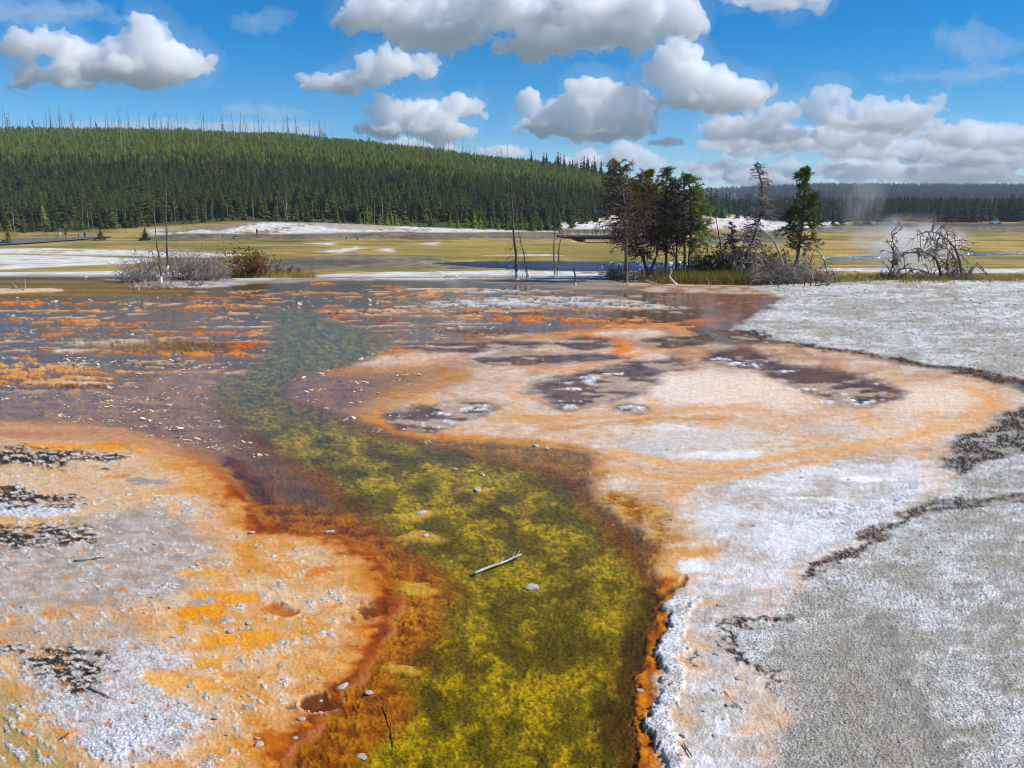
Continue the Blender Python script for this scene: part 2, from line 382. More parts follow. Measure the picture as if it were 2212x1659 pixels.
    # towards the camera it dries to grey-white sinter
    lay(poly([(1480, 1100), (1640, 1010), (1850, 985), (2030, 1010), (1980, 1060), (1900, 1140), (1740, 1245), (1660, 1320), (1600, 1420), (1660, 1659), (1700, 1900), (1440, 1900), (1470, 1560), (1500, 1420), (1470, 1300), (1540, 1200)], 60, 1.4) * m,
        mixn(lin(186, 174, 160), lin(222, 218, 214), .5 + 1.6 * n_lo + 1.2 * n_mid + .5 * n_hi), .1, .45, .014)
    lay(poly([(1640, 1150), (1740, 1090), (1860, 1080), (1950, 1040), (2010, 1060), (1900, 1140), (1760, 1200), (1660, 1200)], 34, 1.3) * .85, mixn(lin(205, 203, 200), lin(236, 236, 238), .5 + 2 * n_mid + n_hi), .05, .7, .02)
    lay(m * sstep(.12, .3, fbm(a / 110, b / 70, 4, 61)) * .55 * sstep(1190, 1300, pv), lin(214, 160, 100), .3, .2, .008)
    lay(poly([(1290, 1060), (1400, 1075), (1440, 1120), (1470, 1170), (1420, 1195), (1370, 1130), (1300, 1095)], 50, 2.2), mixn(lin(140, 88, 24), lin(196, 148, 70), .5 + 2.2 * n_mid + n_hi), .6, .2, .0)
    lay(poly([(1400, 1200), (1560, 1180), (1500, 1240), (1440, 1260)], 20) * .7, lin(214, 150, 70), .4, .2, .006)
    # pale grey shelves
    for (x0, y0, rx, ry, cc, am) in [(1500, 838, 190, 34, lin(232, 214, 196), .9), (1640, 850, 120, 36, lin(230, 206, 180), .8), (1390, 968, 80, 20, lin(198, 192, 184), .9), (1530, 950, 120, 26, lin(206, 200, 190), .8), (1560, 985, 90, 8, lin(230, 230, 232), .8), (1450, 925, 60, 6, lin(226, 224, 222), .7),
        (1960, 930, 100, 26, lin(226, 200, 170), .6), (2000, 860, 110, 30, lin(232, 206, 178), .8), (1800, 930, 90, 16, lin(196, 180, 164), .6), (1500, 1225, 42, 17, lin(228, 224, 224), 1), (1760, 1078, 70, 4, lin(240, 240, 242), .8), (1870, 1036, 60, 5, lin(242, 242, 242), .9), (1700, 1160, 90, 30, lin(226, 224, 224), .6)]:
        lay(ell(x0, y0, rx, ry, .4, 1.4) * am, cc, .25, .25, .012)
    # flowing orange bands over the terrace
    for pts, wd, cc, am in [([(1330, 975), (1500, 1010), (1700, 985), (1900, 958), (2060, 915), (2150, 872), (2080, 835)], 26, lin(220, 164, 104), .8), ([(1300, 1010), (1450, 1035), (1640, 1020), (1800, 990)], 22, lin(214, 158, 98), .8),
        ([(880, 790), (1000, 775), (1200, 800), (1400, 760), (1480, 720), (1420, 700)], 16, lin(222, 150, 92), .75), ([(1060, 905), (1200, 905), (1400, 895), (1560, 880), (1650, 888)], 22, lin(212, 152, 92), .7), ([(1180, 930), (1300, 915), (1430, 905), (1560, 905)], 14, lin(200, 130, 66), .7),
        ([(1250, 722), (1330, 738), (1350, 755), (1300, 772)], 18, lin(226, 126, 52), .85), ([(1240, 715), (1400, 705), (1530, 690)], 14, lin(214, 120, 56), .8), ([(1400, 850), (1420, 880), (1500, 890), (1640, 870)], 14, lin(216, 170, 122), .7), ([(820, 885), (815, 905), (860, 935), (960, 947), (1060, 942)], 9, lin(216, 140, 62), .9),
        ([(700, 792), (800, 770), (900, 764), (1010, 760)], 12, lin(224, 160, 110), .7)]:
        lay(line(pts, wd, wd * .9, 1.2) * am, cc, .5, .1, .002)
    # dark wet hollows with white knobs
    def hollow(pts, fe=22, c1=lin(86, 76, 76), c2=lin(128, 110, 104)):
        q = poly(pts, fe * 1.3, 1.6); lay(q, mixn(c1, c2, .4 + 1.8 * n_mid), .78, .05, -.009); lay(q * sstep(.02, .25, n_fl + .4 * n_mid) * .7, lin(112, 80, 60), .78, .05, -.009); lay(q * sstep(.08, .26, 1.4 * sw + .5 * n_mid) * .75, lin(190, 164, 142), .4, .1, .0); lay(q * sstep(.32, .46, n_sx + .5 * n_mid) * .6, mixn(lin(170, 150, 136), lin(210, 190, 170), .5 + 2 * n_hi), .4, .2, .0)
    hollow([(828, 892), (900, 876), (1000, 866), (1075, 868), (1082, 882), (1050, 896), (980, 915), (930, 932), (880, 930), (845, 915)])
    hollow([(1138, 846), (1180, 820), (1260, 800), (1420, 786), (1436, 806), (1390, 846), (1330, 866), (1250, 882), (1190, 884), (1180, 862)])
    hollow([(1518, 772), (1580, 748), (1640, 756), (1700, 785), (1830, 802), (1930, 836), (1955, 848), (1900, 876), (1830, 880), (1770, 858), (1700, 830), (1640, 806), (1560, 790)], 22, lin(80, 68, 68), lin(116, 88, 76))
    hollow([(1320, 882), (1360, 874), (1400, 878), (1396, 892), (1340, 893)], 12)
    hollow([(1180, 738), (1260, 726), (1320, 738), (1330, 750), (1250, 756)], 16, lin(84, 74, 76), lin(110, 96, 92)); hollow([(1000, 775), (1120, 762), (1330, 766), (1330, 776), (1200, 786), (1010, 786)], 18)
    hollow([(860, 745), (1000, 738), (1180, 736), (1150, 752), (960, 762)], 20, lin(80, 72, 76), lin(130, 100, 84)); hollow([(1390, 735), (1480, 722), (1550, 726), (1520, 742), (1430, 752)], 18, lin(86, 66, 48), lin(110, 90, 76)); hollow([(1540, 712), (1640, 720), (1700, 735), (1600, 742)], 18, lin(92, 76, 62), lin(130, 112, 98)); hollow([(1310, 790), (1470, 800), (1480, 780), (1400, 776)], 18)
    for (x0, y0, rx, ry) in [(1030, 884, 42, 7), (915, 921, 20, 5), (985, 912, 22, 4), (945, 895, 16, 3), (1280, 823, 36, 8), (1230, 842, 26, 5), (1205, 826, 18, 5), (1360, 884, 34, 5), (1240, 868, 26, 4), (1215, 876, 20, 4), (1610, 787, 46, 5), (1560, 775, 24, 4), (1690, 800, 24, 4), (1735, 840, 38, 6), (1800, 850, 22, 4), (1860, 866, 34, 7), (1770, 868, 22, 3), (1900, 828, 22, 3), (1320, 808, 26, 3)]:
        lay(ell(x0, y0, rx * .8, ry * .8, .5, 2.4) * sstep(-.2, .15, n_mid + .3 * n_hi), mixn(lin(190, 186, 182), white, .6 + 2 * n_hi), .05, .7, .012)
    # ---------------- gravel flats on the right
    GR1 = [(1700, 614), (2600, 600), (2700, 830), (2300, 838), (2212, 826), (2120, 806), (2000, 786), (1850, 760), (1700, 738), (1610, 716), (1600, 700), (1640, 680), (1680, 655), (1690, 640)]
    GR2 = [(2300, 860), (2206, 880), (2120, 930), (2062, 958), (2034, 1002), (2060, 1050), (1990, 1090), (1910, 1135), (1850, 1190), (1760, 1238), (1690, 1300), (1650, 1340), (1545, 1356), (1590, 1410), (1660, 1455), (1720, 1530), (1690, 1659), (1700, 1950), (2900, 1950), (2900, 860)]
    g1, g2 = poly(GR1, 24, 1.4), poly(GR2, 46, 2.2)
    gv = mixn(lin(190, 182, 166), lin(240, 239, 233), .55 + 1.7 * n_lo + 1.3 * n_mid + .5 * n_hi)
    spk = sstep(.10, .32, n_pt)[:, None]
    gv = gv * (1 - .35 * spk) + lin(120, 112, 100)[None] * .35 * spk
    lay(g1, gv, 0, 1, .018); lay(g2, gv, 0, 1, .018)
    lay(g1 * sstep(.05, .3, fbm(a / 200, b / 60, 4, 71)) * .5, lin(168, 158, 130), 0, 1, None)
    dsp = sstep(.14, .34, fbm(a / 36, b / 30, 4, 77) + .25 * n_hi) * .6
    lay((g1 + g2).clip(0, 1) * dsp, lin(140, 126, 108), 0, .7, None)
    dk = poly([(1700, 1420), (1880, 1330), (1960, 1480), (2060, 1640), (2100, 1950), (1690, 1950), (1690, 1640), (1720, 1530)], 110, 3.0) * .95 * sstep(-.4, .1, n_mid + n_lo + .1)
    lay(dk, mixn(lin(158, 148, 130), lin(190, 180, 164), .5 + 1.5 * n_mid), 0, 1, None)
    # dark algae crust along the gravel edges
    def crustl(pts, wd, am=1.0):
        q = line(pts, wd * 1.15, wd * .7, 2.4) * sstep(-.38, -.10, n_mid + .5 * n_hi + .2) * min(1, am * 1.15)
        lay(q * (1 - .4 * spk[:, 0]), crust * .95, .15, .3, .012)
    crustl([(1590, 712), (1700, 741), (1850, 762), (1930, 774)], 16); crustl([(1930, 774), (2000, 787), (2120, 808), (2230, 836)], 18)
    q = poly([(2300, 862), (2212, 878), (2150, 912), (2066, 958), (2036, 1000), (2070, 1030), (2130, 1000), (2190, 985), (2300, 940)], 18, 1.6) * sstep(-.35, .05, n_mid + .4 * n_hi + .1)
    lay(q * (1 - .5 * spk[:, 0]), crust * 1.05, .1, .55, .016)
    crustl([(2300, 1050), (2212, 1075), (2080, 1090), (2000, 1100), (1920, 1135), (1870, 1165)], 20, .85); crustl([(1860, 1180), (1800, 1215), (1745, 1240)], 14); crustl([(1545, 1358), (1600, 1348), (1690, 1336)], 9); crustl([(1545, 1362), (1590, 1410), (1610, 1430), (1672, 1456)], 9); crustl([(1490, 1400), (1510, 1430)], 5); crustl([(1640, 1460), (1690, 1500)], 4, .8)
    crustl([(1900, 1340), (1950, 1460), (2000, 1560), (2070, 1680)], 22, .4); crustl([(1570, 1500), (1600, 1540)], 5, .8)
    # ---------------- left-hand orange terrace
    LT = [(-500, 912), (0, 915), (160, 917), (260, 930), (400, 972), (505, 1030), (545, 1085), (575, 1130), (700, 1148), (780, 1175), (840, 1235), (862, 1300), (835, 1370), (790, 1440), (745, 1500), (690, 1560), (610, 1640), (480, 1900), (-900, 1900)]
    s_lt = sd(LT, .9)
    kk = 40 * sstep(1080, 980, pv)
    m = 1 - sstep(-22 - kk, 26 + kk, s_lt + (12 + kk) * n_mid)
    outer = sstep(95, 10, s_lt + 30 * n_mid) * sstep(985, 1060, pv)
    lay(outer, mixn(lin(104, 52, 8), lin(150, 90, 18), .5 + 2 * n_mid + .6 * n_hi), .9, .1, -.02)
    oc = mixn(lin(208, 154, 94), lin(212, 180, 144), .5 + 1.5 * n_lo + .9 * n_mid)
    stk = sstep(.05, .3, fbm((a + .6 * b) / 90, (b - .6 * a) / 190, 4, 33) + .2 * n_mid)
    oc = oc * (1 - .6 * stk[:, None]) + lin(200, 134, 46)[None] * .6 * stk[:, None]
    lay(m, oc, .4, .12, .006)
    lay(m * sstep(1000, 930, pv), mixn(lin(176, 124, 94), lin(196, 146, 108), .5 + 2 * n_sx), .5, .1, .002)
    ed = sstep(-120, -10, s_lt + 60 * n_mid + 60 * n_lo + 10 * n_hi) * m * sstep(930, 1010, pv)
    lay(ed * .95, mixn(lin(196, 118, 34), lin(160, 74, 12), sstep(-80, -8, s_lt + 50 * n_mid + 20 * n_lo)), .7, .05, .002)
    lay(sstep(-50, 2, s_lt + 46 * n_mid + 30 * n_lo) * m * sstep(1010, 1090, pv) * .85, mixn(lin(146, 56, 8), lin(92, 38, 8), .4 + 2 * n_mid), .8, .1, 0)
    # grey and white sinter on the orange terrace
    sint = mixn(lin(176, 168, 160), lin(224, 222, 224), .5 + 1.3 * n_mid + .8 * n_hi)
    lay(poly([(-400, 1180), (60, 1150), (210, 1110), (320, 1095), (430, 1140), (470, 1210), (400, 1270), (250, 1310), (-400, 1340)], 50, 2.0) * .8, mixn(lin(150, 146, 138), lin(186, 178, 172), .5 + 1.8 * n_mid), .4, .3, .008)
    lay(poly([(-400, 960), (150, 955), (300, 1000), (330, 1060), (260, 1100), (-400, 1120)], 40, 1.6) * .55, lin(208, 178, 144), .3, .3, .008)
    lay(poly([(60, 1500), (110, 1420), (260, 1380), (330, 1395), (420, 1425), (330, 1480), (450, 1550), (420, 1600), (300, 1640), (200, 1600)], 36, 2.2) * .9, sint, .1, .6, .018)
    lay(poly([(-100, 1380), (200, 1330), (330, 1350), (300, 1390), (120, 1400), (-100, 1440)], 40, 2) * .6, lin(168, 158, 148), .3, .3, .008)
    lay(poly([(180, 1600), (260, 1560), (330, 1540), (380, 1560), (300, 1620), (260, 1655), (200, 1640)], 16, 2.2), mixn(lin(210, 212, 220), white, .5 + 2 * n_hi), 0, .8, .034)
    lay(poly([(0, 1080), (60, 1092), (160, 1098), (120, 1118), (40, 1116), (-80, 1112)], 10, 1.4), mixn(lin(206, 206, 210), white, .5 + 2 * n_hi), 0, .8, .03)
    lay(poly([(-300, 1490), (20, 1490), (70, 1570), (150, 1640), (260, 1800), (-300, 1900)], 40, 1.2) * .9, mixn(lin(182, 160, 118), lin(162, 138, 84), .5 + 1.6 * n_lo + n_mid), .3, .2, .0)
    for pts, fe in [([(-200, 972), (60, 968), (270, 980), (240, 1000), (60, 1008), (-200, 1006)], 10), ([(-200, 1052), (40, 1058), (170, 1078), (180, 1092), (90, 1096), (-200, 1092)], 10), ([(-200, 1128), (60, 1134), (205, 1140), (206, 1160), (120, 1180), (-200, 1186)], 14), ([(64, 1436), (120, 1402), (200, 1404), (252, 1424), (230, 1452), (200, 1502), (150, 1508), (100, 1480)], 12), ([(-20, 1402), (20, 1392), (50, 1400), (10, 1416)], 6)]:
        q = poly(pts, fe + 10, 3.2) * sstep(-.32, .02, n_mid + .6 * n_hi + .12)
        lay(q, mixn(crust, lin(214, 206, 194), sstep(.02, .26, fbm(a / 26, b / 14, 4, 66) + .25 * n_hi + .10 * n_pt) * .95), .1, .5, .018)
    # small sinter scabs scattered over the terrace
    sc1 = sstep(.23, .36, fbm((a + .5 * b) / 26, (b - .5 * a) / 60, 4, 55) + .45 * n_lo + .12 * n_hi + .05 * n_pt) * m * sstep(-60, -130, s_lt)
    lay(sc1 * .95 * sstep(980, 1080, pv), mixn(lin(168, 164, 158), lin(228, 226, 224), .5 + 2.5 * n_hi), .05, .8, .018)
    sc2 = sstep(.30, .38, fbm(a / 42, b / 30, 3, 56)) * m * sstep(1120, 1200, pv)
    lay(sc2 * .7, lin(206, 128, 34), .5, .05, .0)
    for (x0, y0, rx, ry, cc, hh) in [(606, 1322, 38, 17, lin(176, 100, 34), -.012), (805, 1318, 30, 13, lin(110, 50, 18), -.016), (690, 1519, 44, 17, lin(88, 44, 14), -.02), (580, 1598, 44, 26, lin(176, 92, 24), 0), (700, 1230, 26, 8, lin(200, 120, 44), 0), (350, 1472, 44, 22, lin(222, 168, 92), .004), (455, 1478, 44, 18, lin(222, 160, 76), .004), (440, 1430, 36, 14, lin(222, 154, 58), .004), (440, 1240, 50, 12, lin(216, 156, 72), 0), (500, 1290, 70, 16, lin(224, 150, 50), 0), (430, 1320, 60, 18, lin(222, 146, 44), 0), (520, 1380, 80, 24, lin(222, 150, 50), 0), (250, 1030, 30, 6, lin(206, 132, 40), 0), (120, 965, 60, 7, lin(226, 150, 60), .012), (240, 967, 70, 5, lin(226, 142, 44), .012), (330, 1042, 46, 7, lin(150, 140, 140), 0), (420, 1300, 34, 6, lin(160, 156, 150), 0), (690, 1140, 40, 6, lin(216, 150, 80), .004)]:
        lay(ell(x0, y0, rx, ry, .3, 2.2) * .9, cc * (1), .5, .1, hh)
    for (x0, y0, rx, ry) in [(606, 1322, 47, 23), (690, 1519, 50, 22)]:
        q = ell(x0, y0, rx, ry, .1, .9) * (1 - ell(x0, y0, rx * .82, ry * .78, .1, .9)) * sstep(-.1, .12, n_mid)
        lay(q, lin(222, 190, 150), .1, .5, .016)
    # ---------------- the green stream
    ST = [(560, 668), (592, 700), (575, 740), (555, 780), (480, 818), (452, 850), (490, 905), (560, 965), (690, 1045), (760, 1120), (860, 1180), (930, 1250), (940, 1300), (905, 1370), (850, 1450), (820, 1520), (770, 1590), (690, 1659), (560, 1900), (1500, 1900), (1388, 1659), (1362, 1570), (1374, 1480), (1402, 1390), (1424, 1300), (1404, 1235), (1370, 1160), (1290, 1085), (1262, 1035), (1180, 1005), (1000, 962), (860, 938), (720, 890), (600, 852), (650, 812), (770, 782), (840, 745), (800, 712), (720, 690), (660, 668)]
    s_st = sd(ST, .9)
    m = 1 - sstep(-30, 34, s_st + 14 * n_mid)
    core = sstep(0, -90, s_st + 34 * n_lo)
    farf = sstep(960, 840, pv)
    fl = fbm(a / 22 + .8 * w1, b / 36, 4, 81); fl2 = fbm(a / 75 + .6 * w1, b / 200, 4, 82)
    fl3 = fbm(a / 10, b / 16, 3, 83)
    gcol = mixn(lin(134, 84, 4), lin(106, 94, 0), core + .5 * fl2)
    yy = sstep(-.20, .42, .20 * fl + 1.1 * fl2 + .10 * fl3 + .55 * n_lo + .04) * core * (1 - .35 * farf)
    gcol = gcol * (1 - .85 * yy[:, None]) + mixn(lin(142, 124, 0), lin(200, 170, 0), .5 + 1.2 * fl3 + 1.5 * fl) * .85 * yy[:, None]
    dkm = sstep(.08, .5, -fl * .25 - .9 * fl2 - .1 * fl3 - .3 * n_lo) * .45
    gcol = gcol * (1 - dkm[:, None]) + lin(44, 52, 4)[None] * dkm[:, None]
    gcol = gcol * (1 - .7 * farf[:, None]) + mixn(lin(82, 82, 0), lin(152, 130, 0), .5 + 1.8 * fl + 1.2 * fl3) * .75 * farf[:, None]
    gcol = gcol * np.clip(.78 + .26 * n_hi + .42 * n_pt + .12 * fl3, .25, 2)[:, None]
    lay(m, gcol, 1, .12, -.04)
    lay(line([(1410, 1270), (1392, 1330), (1372, 1420), (1345, 1500), (1328, 1580), (1330, 1700)], 34, 26, 1.8) * .65 * sstep(-.35, .1, n_mid + .3), lin(34, 40, 6), 1, .1, None)  # dark green right margin, shadow pockets painted into the bed colour
    # rusty, brown-olive left shelf of the stream
    lay(poly([(545, 1060), (620, 1085), (760, 1110), (880, 1190), (960, 1255), (900, 1290), (850, 1255), (800, 1185), (700, 1155), (590, 1140)], 30, 1.4) * .8, mixn(lin(112, 54, 8), lin(170, 108, 24), .5 + 1.8 * n_mid + n_hi), .85, .2, -.02)
    lay(poly([(850, 1260), (960, 1270), (950, 1310), (890, 1400), (810, 1490), (850, 1400), (872, 1320)], 26, 1.5) * .8, mixn(lin(132, 70, 6), lin(196, 136, 40), .5 + 1.8 * n_mid + n_hi), .85, .2, -.018)
    lay(poly([(745, 1500), (860, 1470), (880, 1540), (800, 1620), (720, 1680), (640, 1670), (700, 1580)], 30, 1.4) * .75, mixn(lin(120, 60, 4), lin(178, 114, 12), .5 + 2 * n_mid + n_hi), .85, .2, -.02)
    lay(poly([(480, 985), (520, 990), (560, 1040), (600, 1080), (560, 1085), (515, 1040)], 16), mixn(lin(84, 52, 40), lin(112, 68, 44), .5 + 2 * n_mid), .9, .1, -.02)
    for (x0, y0, rx, ry) in [(895, 1106, 46, 10), (905, 1155, 54, 12), (900, 1270, 40, 10), (1025, 1055, 34, 5), (870, 1440, 34, 10)]:
        lay(ell(x0, y0, rx, ry, .4, 1.6) * .85, lin(198, 156, 66), .5, .3, -.012)
    # brown transition at the head of the terrace
    lay(poly([(900, 945), (1050, 955), (1250, 985), (1290, 1030), (1180, 1010), (1020, 975)], 26, 1.4) * .8, mixn(lin(118, 86, 34), lin(168, 122, 58), .5 + 2 * n_mid + n_hi), .85, .2, -.02)
    # orange rim and white overhanging ledge of the right bank
    lay(line([(1430, 1250), (1445, 1290), (1424, 1360), (1404, 1440), (1392, 1520), (1400, 1590), (1392, 1700)], 19, 12, 1.2), mixn(lin(150, 78, 14), lin(206, 124, 32), .5 + 2 * n_mid), .7, .2, -.012)
    lay(line([(1430, 1285), (1460, 1270), (1480, 1250)], 9, 5, 1.2) * .9, mixn(lin(60, 44, 18), lin(160, 120, 40), .5 + 2 * n_mid), .4, .3, -.02)  # dark strip beside the overhanging crust, its cast shadow put into the colour
    led = [(1462, 1300), (1440, 1330), (1430, 1395), (1426, 1430), (1440, 1470), (1428, 1500), (1400, 1545), (1412, 1590), (1424, 1640), (1440, 1720)]
    lay(line([(q_[0] + 22, q_[1]) for q_ in led], 22, 5, 1.5), mixn(lin(196, 186, 178), lin(238, 238, 240), .6 + 2 * n_mid + n_hi), 0, .7, .045)
    # ---- micro relief
    h = np.where(h > 0, h * .55, h * .8)
    h = h + (.0035 * n_hi + .006 * n_mid) * (.6 + gr) + gr * .005 * n_pt + (we > .8) * (.014 * n_mid + .010 * n_hi + .012 * n_pt * sstep(.1, .3, n_lo + n_hi)) * (1 - m)
    rg = np.clip(1 - np.abs(fbm((a + .4 * b) / 46, (b - .4 * a) / 70, 3, 99)) * 5, 0, 1) ** 3
    h = h + .0045 * rg * (we < .75) * (gr < .7)
    h = h + .008 * m * (fl + .5 * n_hi + .4 * fl3)
    c = c * (1 + .16 * n_hi + .10 * n_pt + .10 * rg * (we < .75) * (gr < .7))[:, None]
    lum = (c @ np.array([.25, .6, .15], np.float32))[:, None]
    c = np.clip(lum + (c - lum) * (1 + .08 * (1 - gr[:, None])), .002, .9)
    shore = sstep(43, 38, dep[nm])
    col[nm] = c; wet[nm] = we * shore; grit[nm] = gr; dz[nm] = h * shore
    # ------------------ far zone, mapped by bearing and elevation angle
    fm = dep >= 37
    P, Q, D = px[fm], pyv[fm], dep[fm]
    xx, yy_ = x[fm], y[fm]
    f1 = fbm(xx / 9, yy_ / 22, 5, 101); f2 = fbm(xx / 30, yy_ / 70, 4, 102); f3 = fbm(xx / 1.6, yy_ / 3, 3, 103)
    P2, Q2 = P + 14 * f1 + 6 * f3, Q + 1.7 * f1 + 1.0 * f3
    def fpoly(pts, fe=1.6): return 1 - sstep(-fe, fe, seg_dist(P2 * .12, Q2, [(p[0] * .12, p[1]) for p in pts], True, fe + 1))
    gold, ggreen, sage, sinter = lin(184, 152, 80), lin(132, 120, 50), lin(118, 108, 88), lin(226, 222, 216)
    f4 = fbm(P / 220, Q / 4.2, 4, 105)
    fc = mixn(gold, ggreen, .42 + 1.5 * f2 + .8 * f1 + .4 * f3 + 2.4 * f4)
    dl = sstep(.14, .34, fbm(P / 260, Q / 3.2, 3, 107)) * .7
    fc = fc * (1 - dl[:, None]) + lin(88, 84, 40)[None] * dl[:, None]
    def flay(m, cc):
        nonlocal fc
        cc = np.asarray(cc, np.float32)
        fc = fc * (1 - m[:, None]) + (cc if cc.ndim == 2 else cc[None]) * m[:, None]
    flay(fpoly([(820, 530), (1300, 524), (1320, 556), (1000, 556), (860, 548)]) * .6, mixn(lin(140, 128, 44), lin(164, 138, 60), .5 + 2 * f1))
    sg = mixn(lin(96, 86, 70), lin(134, 122, 98), .5 + 1.6 * f1 + f3)
    for pts in [[(330, 505), (700, 505), (1000, 500), (1215, 502), (1225, 516), (1000, 514), (620, 517), (330, 518)], [(580, 562), (760, 549), (900, 553), (1050, 574), (1000, 580), (800, 580), (560, 584)], [(1800, 486), (2600, 484), (2600, 500), (2000, 500), (1650, 500)], [(1500, 508), (1700, 498), (1700, 520), (1500, 528)]]:
        flay(fpoly(pts), sg)
    flay(fpoly([(1880, 483), (2600, 480), (2600, 489), (2100, 490), (1900, 490)]), lin(92, 76, 60))
    for pts in [[(-300, 550), (120, 551), (330, 560), (300, 570), (120, 577), (-300, 590)], [(-300, 540), (120, 537), (300, 541), (430, 546), (560, 552), (420, 556), (250, 552), (60, 548), (-300, 547)], [(-300, 553), (60, 552), (180, 557), (270, 563), (290, 570), (150, 574), (0, 583), (-300, 588)], [(230, 560), (330, 558), (330, 566), (240, 569)],
        [(320, 496), (400, 494), (500, 484), (600, 478), (700, 480), (820, 488), (900, 492), (880, 500), (600, 505), (400, 504), (330, 508)], [(860, 488), (980, 494), (1050, 494), (1160, 492), (1200, 500), (1000, 502), (900, 502)], [(590, 478), (800, 480), (760, 476), (640, 474)],
        [(660, 526), (720, 524), (720, 530)], [(690, 545), (770, 532), (790, 536), (740, 546)], [(810, 540), (850, 536), (850, 544)], [(900, 526), (950, 523), (940, 530)], [(860, 521), (890, 520), (880, 524)],
        [(1200, 468), (1330, 462), (1340, 496), (1240, 498), (1200, 492)], [(1510, 440), (1600, 428), (1650, 436), (1660, 452), (1560, 440)], [(1500, 470), (1600, 468), (1760, 460), (1830, 480), (1790, 489), (1640, 500), (1520, 492)], [(1960, 470), (2130, 466), (2140, 474), (2000, 477)],
        [(1050, 552), (1220, 553), (1180, 549)], [(1800, 579), (2400, 582), (2400, 592), (1900, 588), (1760, 584)], [(-300, 592), (300, 585), (560, 588), (420, 604), (200, 602), (-300, 604)], [(560, 600), (800, 588), (1100, 584), (1300, 588), (1340, 606), (600, 612)]]:
        flay(fpoly(pts) * sstep(-.42, -.12, f1 + .5 * f3), mixn(lin(206, 200, 190), sinter, .5 + 2 * f3))
    flay(fpoly([(330, 500), (450, 488), (560, 480), (520, 488), (480, 500), (420, 496), (360, 504)]) * .8, lin(138, 92, 66))
    flay(fpoly([(640, 481), (800, 486), (900, 496), (760, 497), (680, 487)]) * .55, lin(150, 120, 96))
    flay(fpoly([(-300, 589), (300, 578), (560, 574), (300, 584)]), lin(168, 150, 74))
    # forest floor
    ff = sstep(238, 262, D) * sstep(1560, 1480, P) + sstep(455, 480, D) * sstep(1480, 1560, P)
    ff = np.clip(ff, 0, 1) * (1 - fpoly([(1200, 466), (1340, 462), (1340, 496), (1200, 496)]))
    flay(ff * (1 - .8 * fpoly([(1510, 440), (1600, 428), (1650, 436), (1660, 452), (1560, 440)])), mixn(lin(52, 60, 26), lin(84, 84, 42), .5 + 1.5 * f1))
    fc = fc * (1 + .25 * f3 + .1 * f1)[:, None]
    wmix = sstep(37.5, 43, dep[fm] + 2.0 * f1)[:, None]
    rest = dep[fm] >= 43
    cf = col[fm]
    cf = np.where(rest[:, None], fc, cf * (1 - wmix) + fc * wmix)
    col[fm] = cf
    g_ = grit[fm]; grit[fm] = np.where(rest, .35, g_ * (1 - wmix[:, 0]) + .35 * wmix[:, 0])
    # river beds
    zz = z[fm].copy()
    for rv in (RIVER, RIVER2):
        s_ = seg_dist((P + 5 * f1) * .12, Q + .4 * f3, [(p[0] * .12, p[1]) for p in rv], True, 2)
        inside = (D > 70) & (D < 150)
        zz = zz - .55 * (1 - sstep(-.5, .2, s_)) * inside
    z[fm] = zz
    zz = z + dz
    co = np.stack([x, y, zz], 1).astype(np.float32)
    me = bpy.data.meshes.new('ground')
    nr, nc = shape
    idx = np.arange(nr * nc).reshape(nr, nc)
    a0 = idx[:-1]; b0 = np.roll(idx, -1, 1)[:-1]; c0 = np.roll(idx, -1, 1)[1:]; d0 = idx[1:]
    quads = np.stack([a0.ravel(), b0.ravel(), c0.ravel(), d0.ravel()], 1)[:, ::-1]
    nq = len(quads)
    cap = nr * nc
    co = np.vstack([co, [[0, 0, 0.01]]]).astype(np.float32)
    tris = np.stack([np.full(nc, cap), np.roll(idx[0], -1), idx[0]], 1)[:, ::-1]
    me.vertices.add(len(co)); me.vertices.foreach_set('co', co.ravel())
    loops = np.concatenate([quads.ravel(), tris.ravel()]).astype(np.int32)
    me.loops.add(len(loops)); me.loops.foreach_set('vertex_index', loops)
    me.polygons.add(nq + nc)
    ls = np.concatenate([np.arange(nq) * 4, nq * 4 + np.arange(nc) * 3]).astype(np.int32)
    me.polygons.foreach_set('loop_start', ls)
    me.update(calc_edges=True)
    me.shade_smooth()
    cc = np.ones((len(co), 4), np.float32); cc[:-1, :3] = np.clip(col, .004, .9); cc[-1, :3] = .5
    at_ = me.color_attributes.new('mineral', 'FLOAT_COLOR', 'POINT'); at_.data.foreach_set('color', cc.ravel())
    for nme, arr in (('wet', wet), ('grit', grit)):
        t_ = me.attributes.new(nme, 'FLOAT', 'POINT'); t_.data.foreach_set('value', np.append(arr, 0).astype(np.float32))
    return me, dict(x=x, y=y, z=zz, px=px, py=pyv, dep=dep, wet=wet, grit=grit, col=col, shape=shape, rr=rr, phi=phi)

